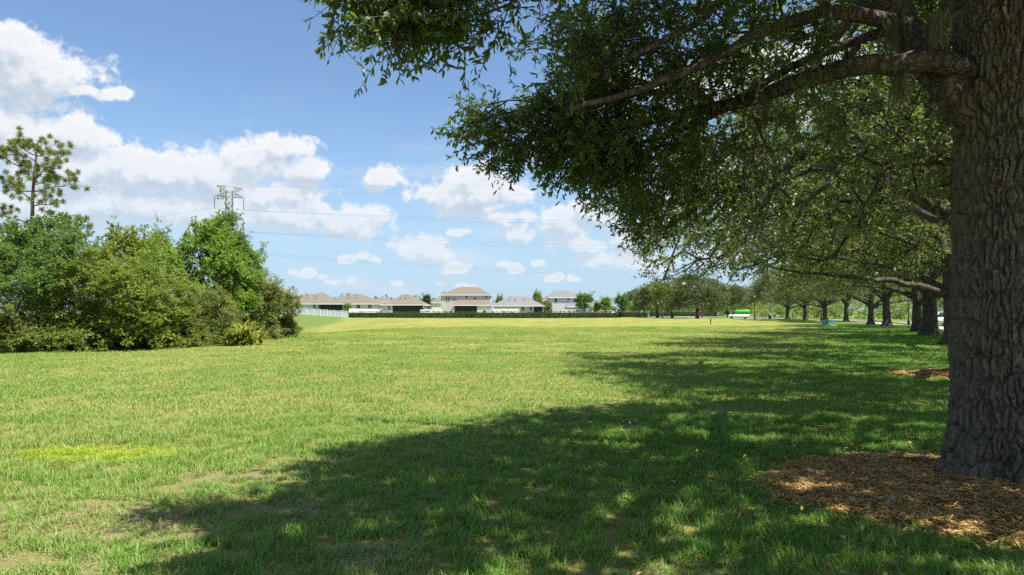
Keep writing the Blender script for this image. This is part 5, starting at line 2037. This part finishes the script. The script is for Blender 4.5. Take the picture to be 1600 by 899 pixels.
# fallen oak leaves on mulch and turf
def leaf_litter(seed):
    rng = np.random.default_rng(seed)
    L, w_ = 0.06, 0.021
    cu = rng.uniform(.004, .014)
    m = MB()
    m.poly([(0, 0, .004), (L * .35, w_ / 2, .004 + cu), (L * .7, w_ / 2, .004 + cu), (L, 0, .006)])
    m.poly([(0, 0, .004), (L, 0, .006), (L * .7, -w_ / 2, .004 + cu * .8), (L * .35, -w_ / 2, .004 + cu * .6)])
    return m.mesh("litter_leaf", "mulch_chip")


rng = np.random.default_rng(15)
lx = np.concatenate([BED[0] + rng.normal(scale=1.5, size=260), rng.uniform(0.2, 5, 140)])
ly = np.concatenate([BED[1] + rng.normal(scale=1.1, size=260), rng.uniform(3.8, 10, 140)])
ok = np.hypot(lx - TX, ly - TY) > 0.75
lx, ly = lx[ok], ly[ok]
inb = in_bed(lx, ly, 0.95)
lz = gz(lx, ly) + np.where(inb, 0.05, 0.055) + rng.uniform(0, .02, len(lx))
o = scatter("fallen_leaves", np.stack([lx, ly, lz], 1), np.stack([rng.normal(scale=.35, size=len(lx)), rng.normal(scale=.35, size=len(lx)), rng.uniform(0, 6.28, len(lx))], 1),
            np.repeat(rng.uniform(.7, 1.3, (len(lx), 1)), 3, 1), [leaf_litter(q) for q in (1, 2, 3)], None)
tag(o, "dry brown oak leaves fallen on mulch and lawn", "leaves", None, 'stuff')

# a black hose end, some stones and sticks lying on the mulch
hp = [(px, py, dd) for px, py, dd in ((1362, 733, 7.0), (1375, 727, 7.1), (1395, 724, 7.16), (1420, 724, 7.18), (1450, 725, 7.16))]
pts3 = [(at(p, q), q, g1(at(p, q), q) + 0.06) for p, _, q in hp]
o0 = Vector(pts3[1])
m = MB().tube([tuple(Vector(p) - o0) for p in pts3], [.016, .024, .026, .026, .02], 10)
tag(m.build("drip_hose", "hose_black", None, True, loc=o0), "short black hose end lying across the mulch bed left of the trunk", "hose")


def pebble(px, py, d_, size, material, name, label, cat, seed):
    x = at(px, d_)
    rng = np.random.default_rng(seed)
    bm = bmesh.new()
    bmesh.ops.create_icosphere(bm, subdivisions=2, radius=1.0)
    for v in bm.verts:
        f = 1 + 0.25 * math.sin(v.co.x * 3 + seed) * math.cos(v.co.y * 4 + seed)
        v.co = Vector((v.co.x * size[0], v.co.y * size[1], v.co.z * size[2])) * f
    me = bpy.data.meshes.new(name)
    bm.to_mesh(me)
    bm.free()
    me.materials.append(MATS[material])
    o = link(name, me, None, (x, d_, g1(x, d_) + 0.055 + size[2] * .4))
    o.rotation_euler = (0, 0, seed * 1.1)
    tag(o, label, cat)


pebble(1388, 790, 5.72, (.075, .028, .022), "stone_grey", "wood_chunk", "grey weathered wood chunk on the near part of the mulch bed", "wood chunk", 1)
pebble(1473, 770, 6.05, (.022, .02, .04), "stone_grey", "stub", "small upright grey stub in the mulch near the trunk's foot", "stub", 2)
pebble(1358, 716, 7.45, (.09, .05, .018), "dead_wood", "bark_flake", "pale bark flake at the mulch bed's far edge", "bark flake", 3)
pebble(1262, 745, 6.75, (.10, .035, .016), "dead_wood", "bark_flake", "long pale bark flake at the mulch bed's outer tip", "bark flake", 4)

# ------------------------------------------------------------------ grass
def blade_patch(seed, nb, radius, h, wd, segs=2, lie=0.55):
    rng = np.random.default_rng(seed)
    V, Tq, Tt = [], [], []
    for k in range(nb):
        a = rng.uniform(0, 2 * math.pi)
        r = radius * math.sqrt(rng.random())
        p = np.array([r * math.cos(a), r * math.sin(a), 0.0])
        az = rng.uniform(0, 2 * math.pi)
        el = rng.uniform(0.55, 1.5)
        L = h * rng.uniform(0.5, 1.25)
        w_ = wd * rng.uniform(0.7, 1.3)
        d = np.array([math.cos(az), math.sin(az)])
        b = len(V)
        for s in range(segs + 1):
            t = s / segs
            ww = w_ * (1 - 0.92 * t ** 1.6) / 2
            sx = np.array([-d[1], d[0], 0.0]) * ww
            if s < segs:
                V += [p + sx, p - sx]
            else:
                V.append(p)
            e = el - lie * 1.7 * t
            p = p + np.array([d[0] * math.cos(e), d[1] * math.cos(e), math.sin(e)]) * L / segs
        for s in range(segs - 1):
            Tq.append([b + 2 * s, b + 2 * s + 1, b + 2 * s + 3, b + 2 * s + 2])
        Tt.append([b + 2 * segs - 2, b + 2 * segs - 1, b + 2 * segs])
    pol = [(np.array(Tt), 0)] + ([(np.array(Tq), 0)] if Tq else [])
    return mesh_np("blades", np.array(V), pol, ["grass_blade"])


def dry_at(x, y):
    f = np.full(np.shape(x), 9.0)
    for cx, c2, rx, ry in DRY:
        f = np.minimum(f, np.hypot((x - cx) / rx, (y - c2) / ry))
    return sm((1.15 - f) / 0.9)


def lawn(d0, d1, dens, seed, smin, smax, wide, hs=1.0):
    rng = np.random.default_rng(seed)
    half = 0.86 * d1 + 1.5
    n = int(dens * (d1 - d0) * 2 * half)
    x = rng.uniform(-half, half, n)
    y = rng.uniform(d0, d1, n)
    k = (np.abs(x) < 0.84 * y + 1.3) & ~in_bed(x, y, 0.97)
    # a ragged verge where grass meets mulch, thin turf on worn spots
    k &= ~(in_bed(x, y, 1.08) & (rng.random(n) < 0.5))
    k &= rng.random(n) > 0.22 * dry_at(x, y)
    x, y = x[k], y[k]
    # keep off trunks and the road
    road = x - xrow(y)
    k = ((x - TX) ** 2 + (y - TY) ** 2 > 0.5) & (road < 3.4)
    x, y = x[k], y[k]
    tuft = vnoise(x, y, 1.3) * 0.6 + vnoise(x, y, 4.1) * 0.5
    dp = dry_at(x, y)
    s = (smin + (smax - smin) * np.clip(tuft, 0, 1) ** 1.3) * (1 - 0.35 * dp)
    lim = np.hypot((x - LIME[0]) / LIME[2], (y - LIME[1]) / LIME[3]) < 1
    pts = np.stack([x, y, gz(x, y)], 1)
    rot = np.stack([rng.normal(scale=.06, size=len(x)), rng.normal(scale=.06, size=len(x)), rng.uniform(0, 6.28, len(x))], 1)
    scl = np.stack([np.full(len(x), wide), np.full(len(x), wide), s * hs * np.where(lim, 0.75, 1.0)], 1)
    return pts, rot, scl


near_src = [blade_patch(s, 50, 0.11, 0.100, 0.0066, 3) for s in range(5)]
mid_src = [blade_patch(s + 20, 60, 0.24, 0.085, 0.011, 2) for s in range(4)]
far_src = [blade_patch(s + 40, 70, 0.55, 0.095, 0.024, 1) for s in range(4)]
P_, R_2, S_ = lawn(3.2, 10.5, 62, 1, 0.55, 1.35, 1.0)
tag(scatter("lawn_grass", P_, R_2, S_, near_src, None), "near coarse green lawn grass round the mulch bed", "grass", None, 'stuff')
P_, R_2, S_ = lawn(10.2, 27.0, 17, 2, 0.55, 1.2, 1.0)
tag(scatter("lawn_grass", P_, R_2, S_, mid_src, None), "mown lawn grass in the middle of the field", "grass", None, 'stuff')
P_, R_2, S_ = lawn(26.0, 75.0, 2.6, 3, 0.5, 1.15, 1.0)
tag(scatter("lawn_grass", P_, R_2, S_, far_src, None), "far mown field grass stretching towards the hedge", "grass", None, 'stuff')


# ------------------------------------------------------------------ Spanish moss hanging from the big oak
def moss(px, py, d_, L, n, wd, label, seed):
    rng = np.random.default_rng(seed)
    x, z = at(px, d_), hz_(py, d_)
    vs, fs = [], []
    for k in range(n):
        ox, oy = rng.normal(scale=wd), rng.normal(scale=wd * .8)
        p = np.array([ox, oy, rng.uniform(-.05, .02)])
        l = L * rng.uniform(.4, 1.05)
        a = rng.uniform(0, math.pi)
        s = np.array([math.cos(a), math.sin(a), 0]) * rng.uniform(.0012, .003)
        b = len(vs)
        for q in range(8):
            t = q / 7
            vs += [tuple(p + s), tuple(p - s)]
            p = p + np.array([rng.normal(scale=.014) - ox * .06, rng.normal(scale=.014) - oy * .06, -l / 7])
        for q in range(7):
            fs.append((b + 2 * q, b + 2 * q + 1, b + 2 * q + 3, b + 2 * q + 2))
    o = link("spanish_moss", mesh_np("spanish_moss", np.array(vs), [(np.array(fs), 0)], ["moss_strand"]), None, (x, d_, z))
    tag(o, label, "moss", "moss hanging from the massive oak")


moss(1412, 100, 6.4, .44, 190, .045, "longest beard of grey moss hanging under the lowest limb", 1)
moss(1292, 2, 6.3, .3, 150, .045, "grey moss tuft hanging from the upper thin bough", 2)
moss(1195, 150, 6.9, .22, 150, .07, "wide short moss patch clinging under the middle of the lowest limb", 3)
moss(1400, 30, 6.6, .34, 140, .05, "grey moss hanging where the thick rising limb leaves the picture top", 4)
moss(1475, 20, 6.1, .3, 160, .06, "thick moss at the fork where limb and trunk meet", 5)
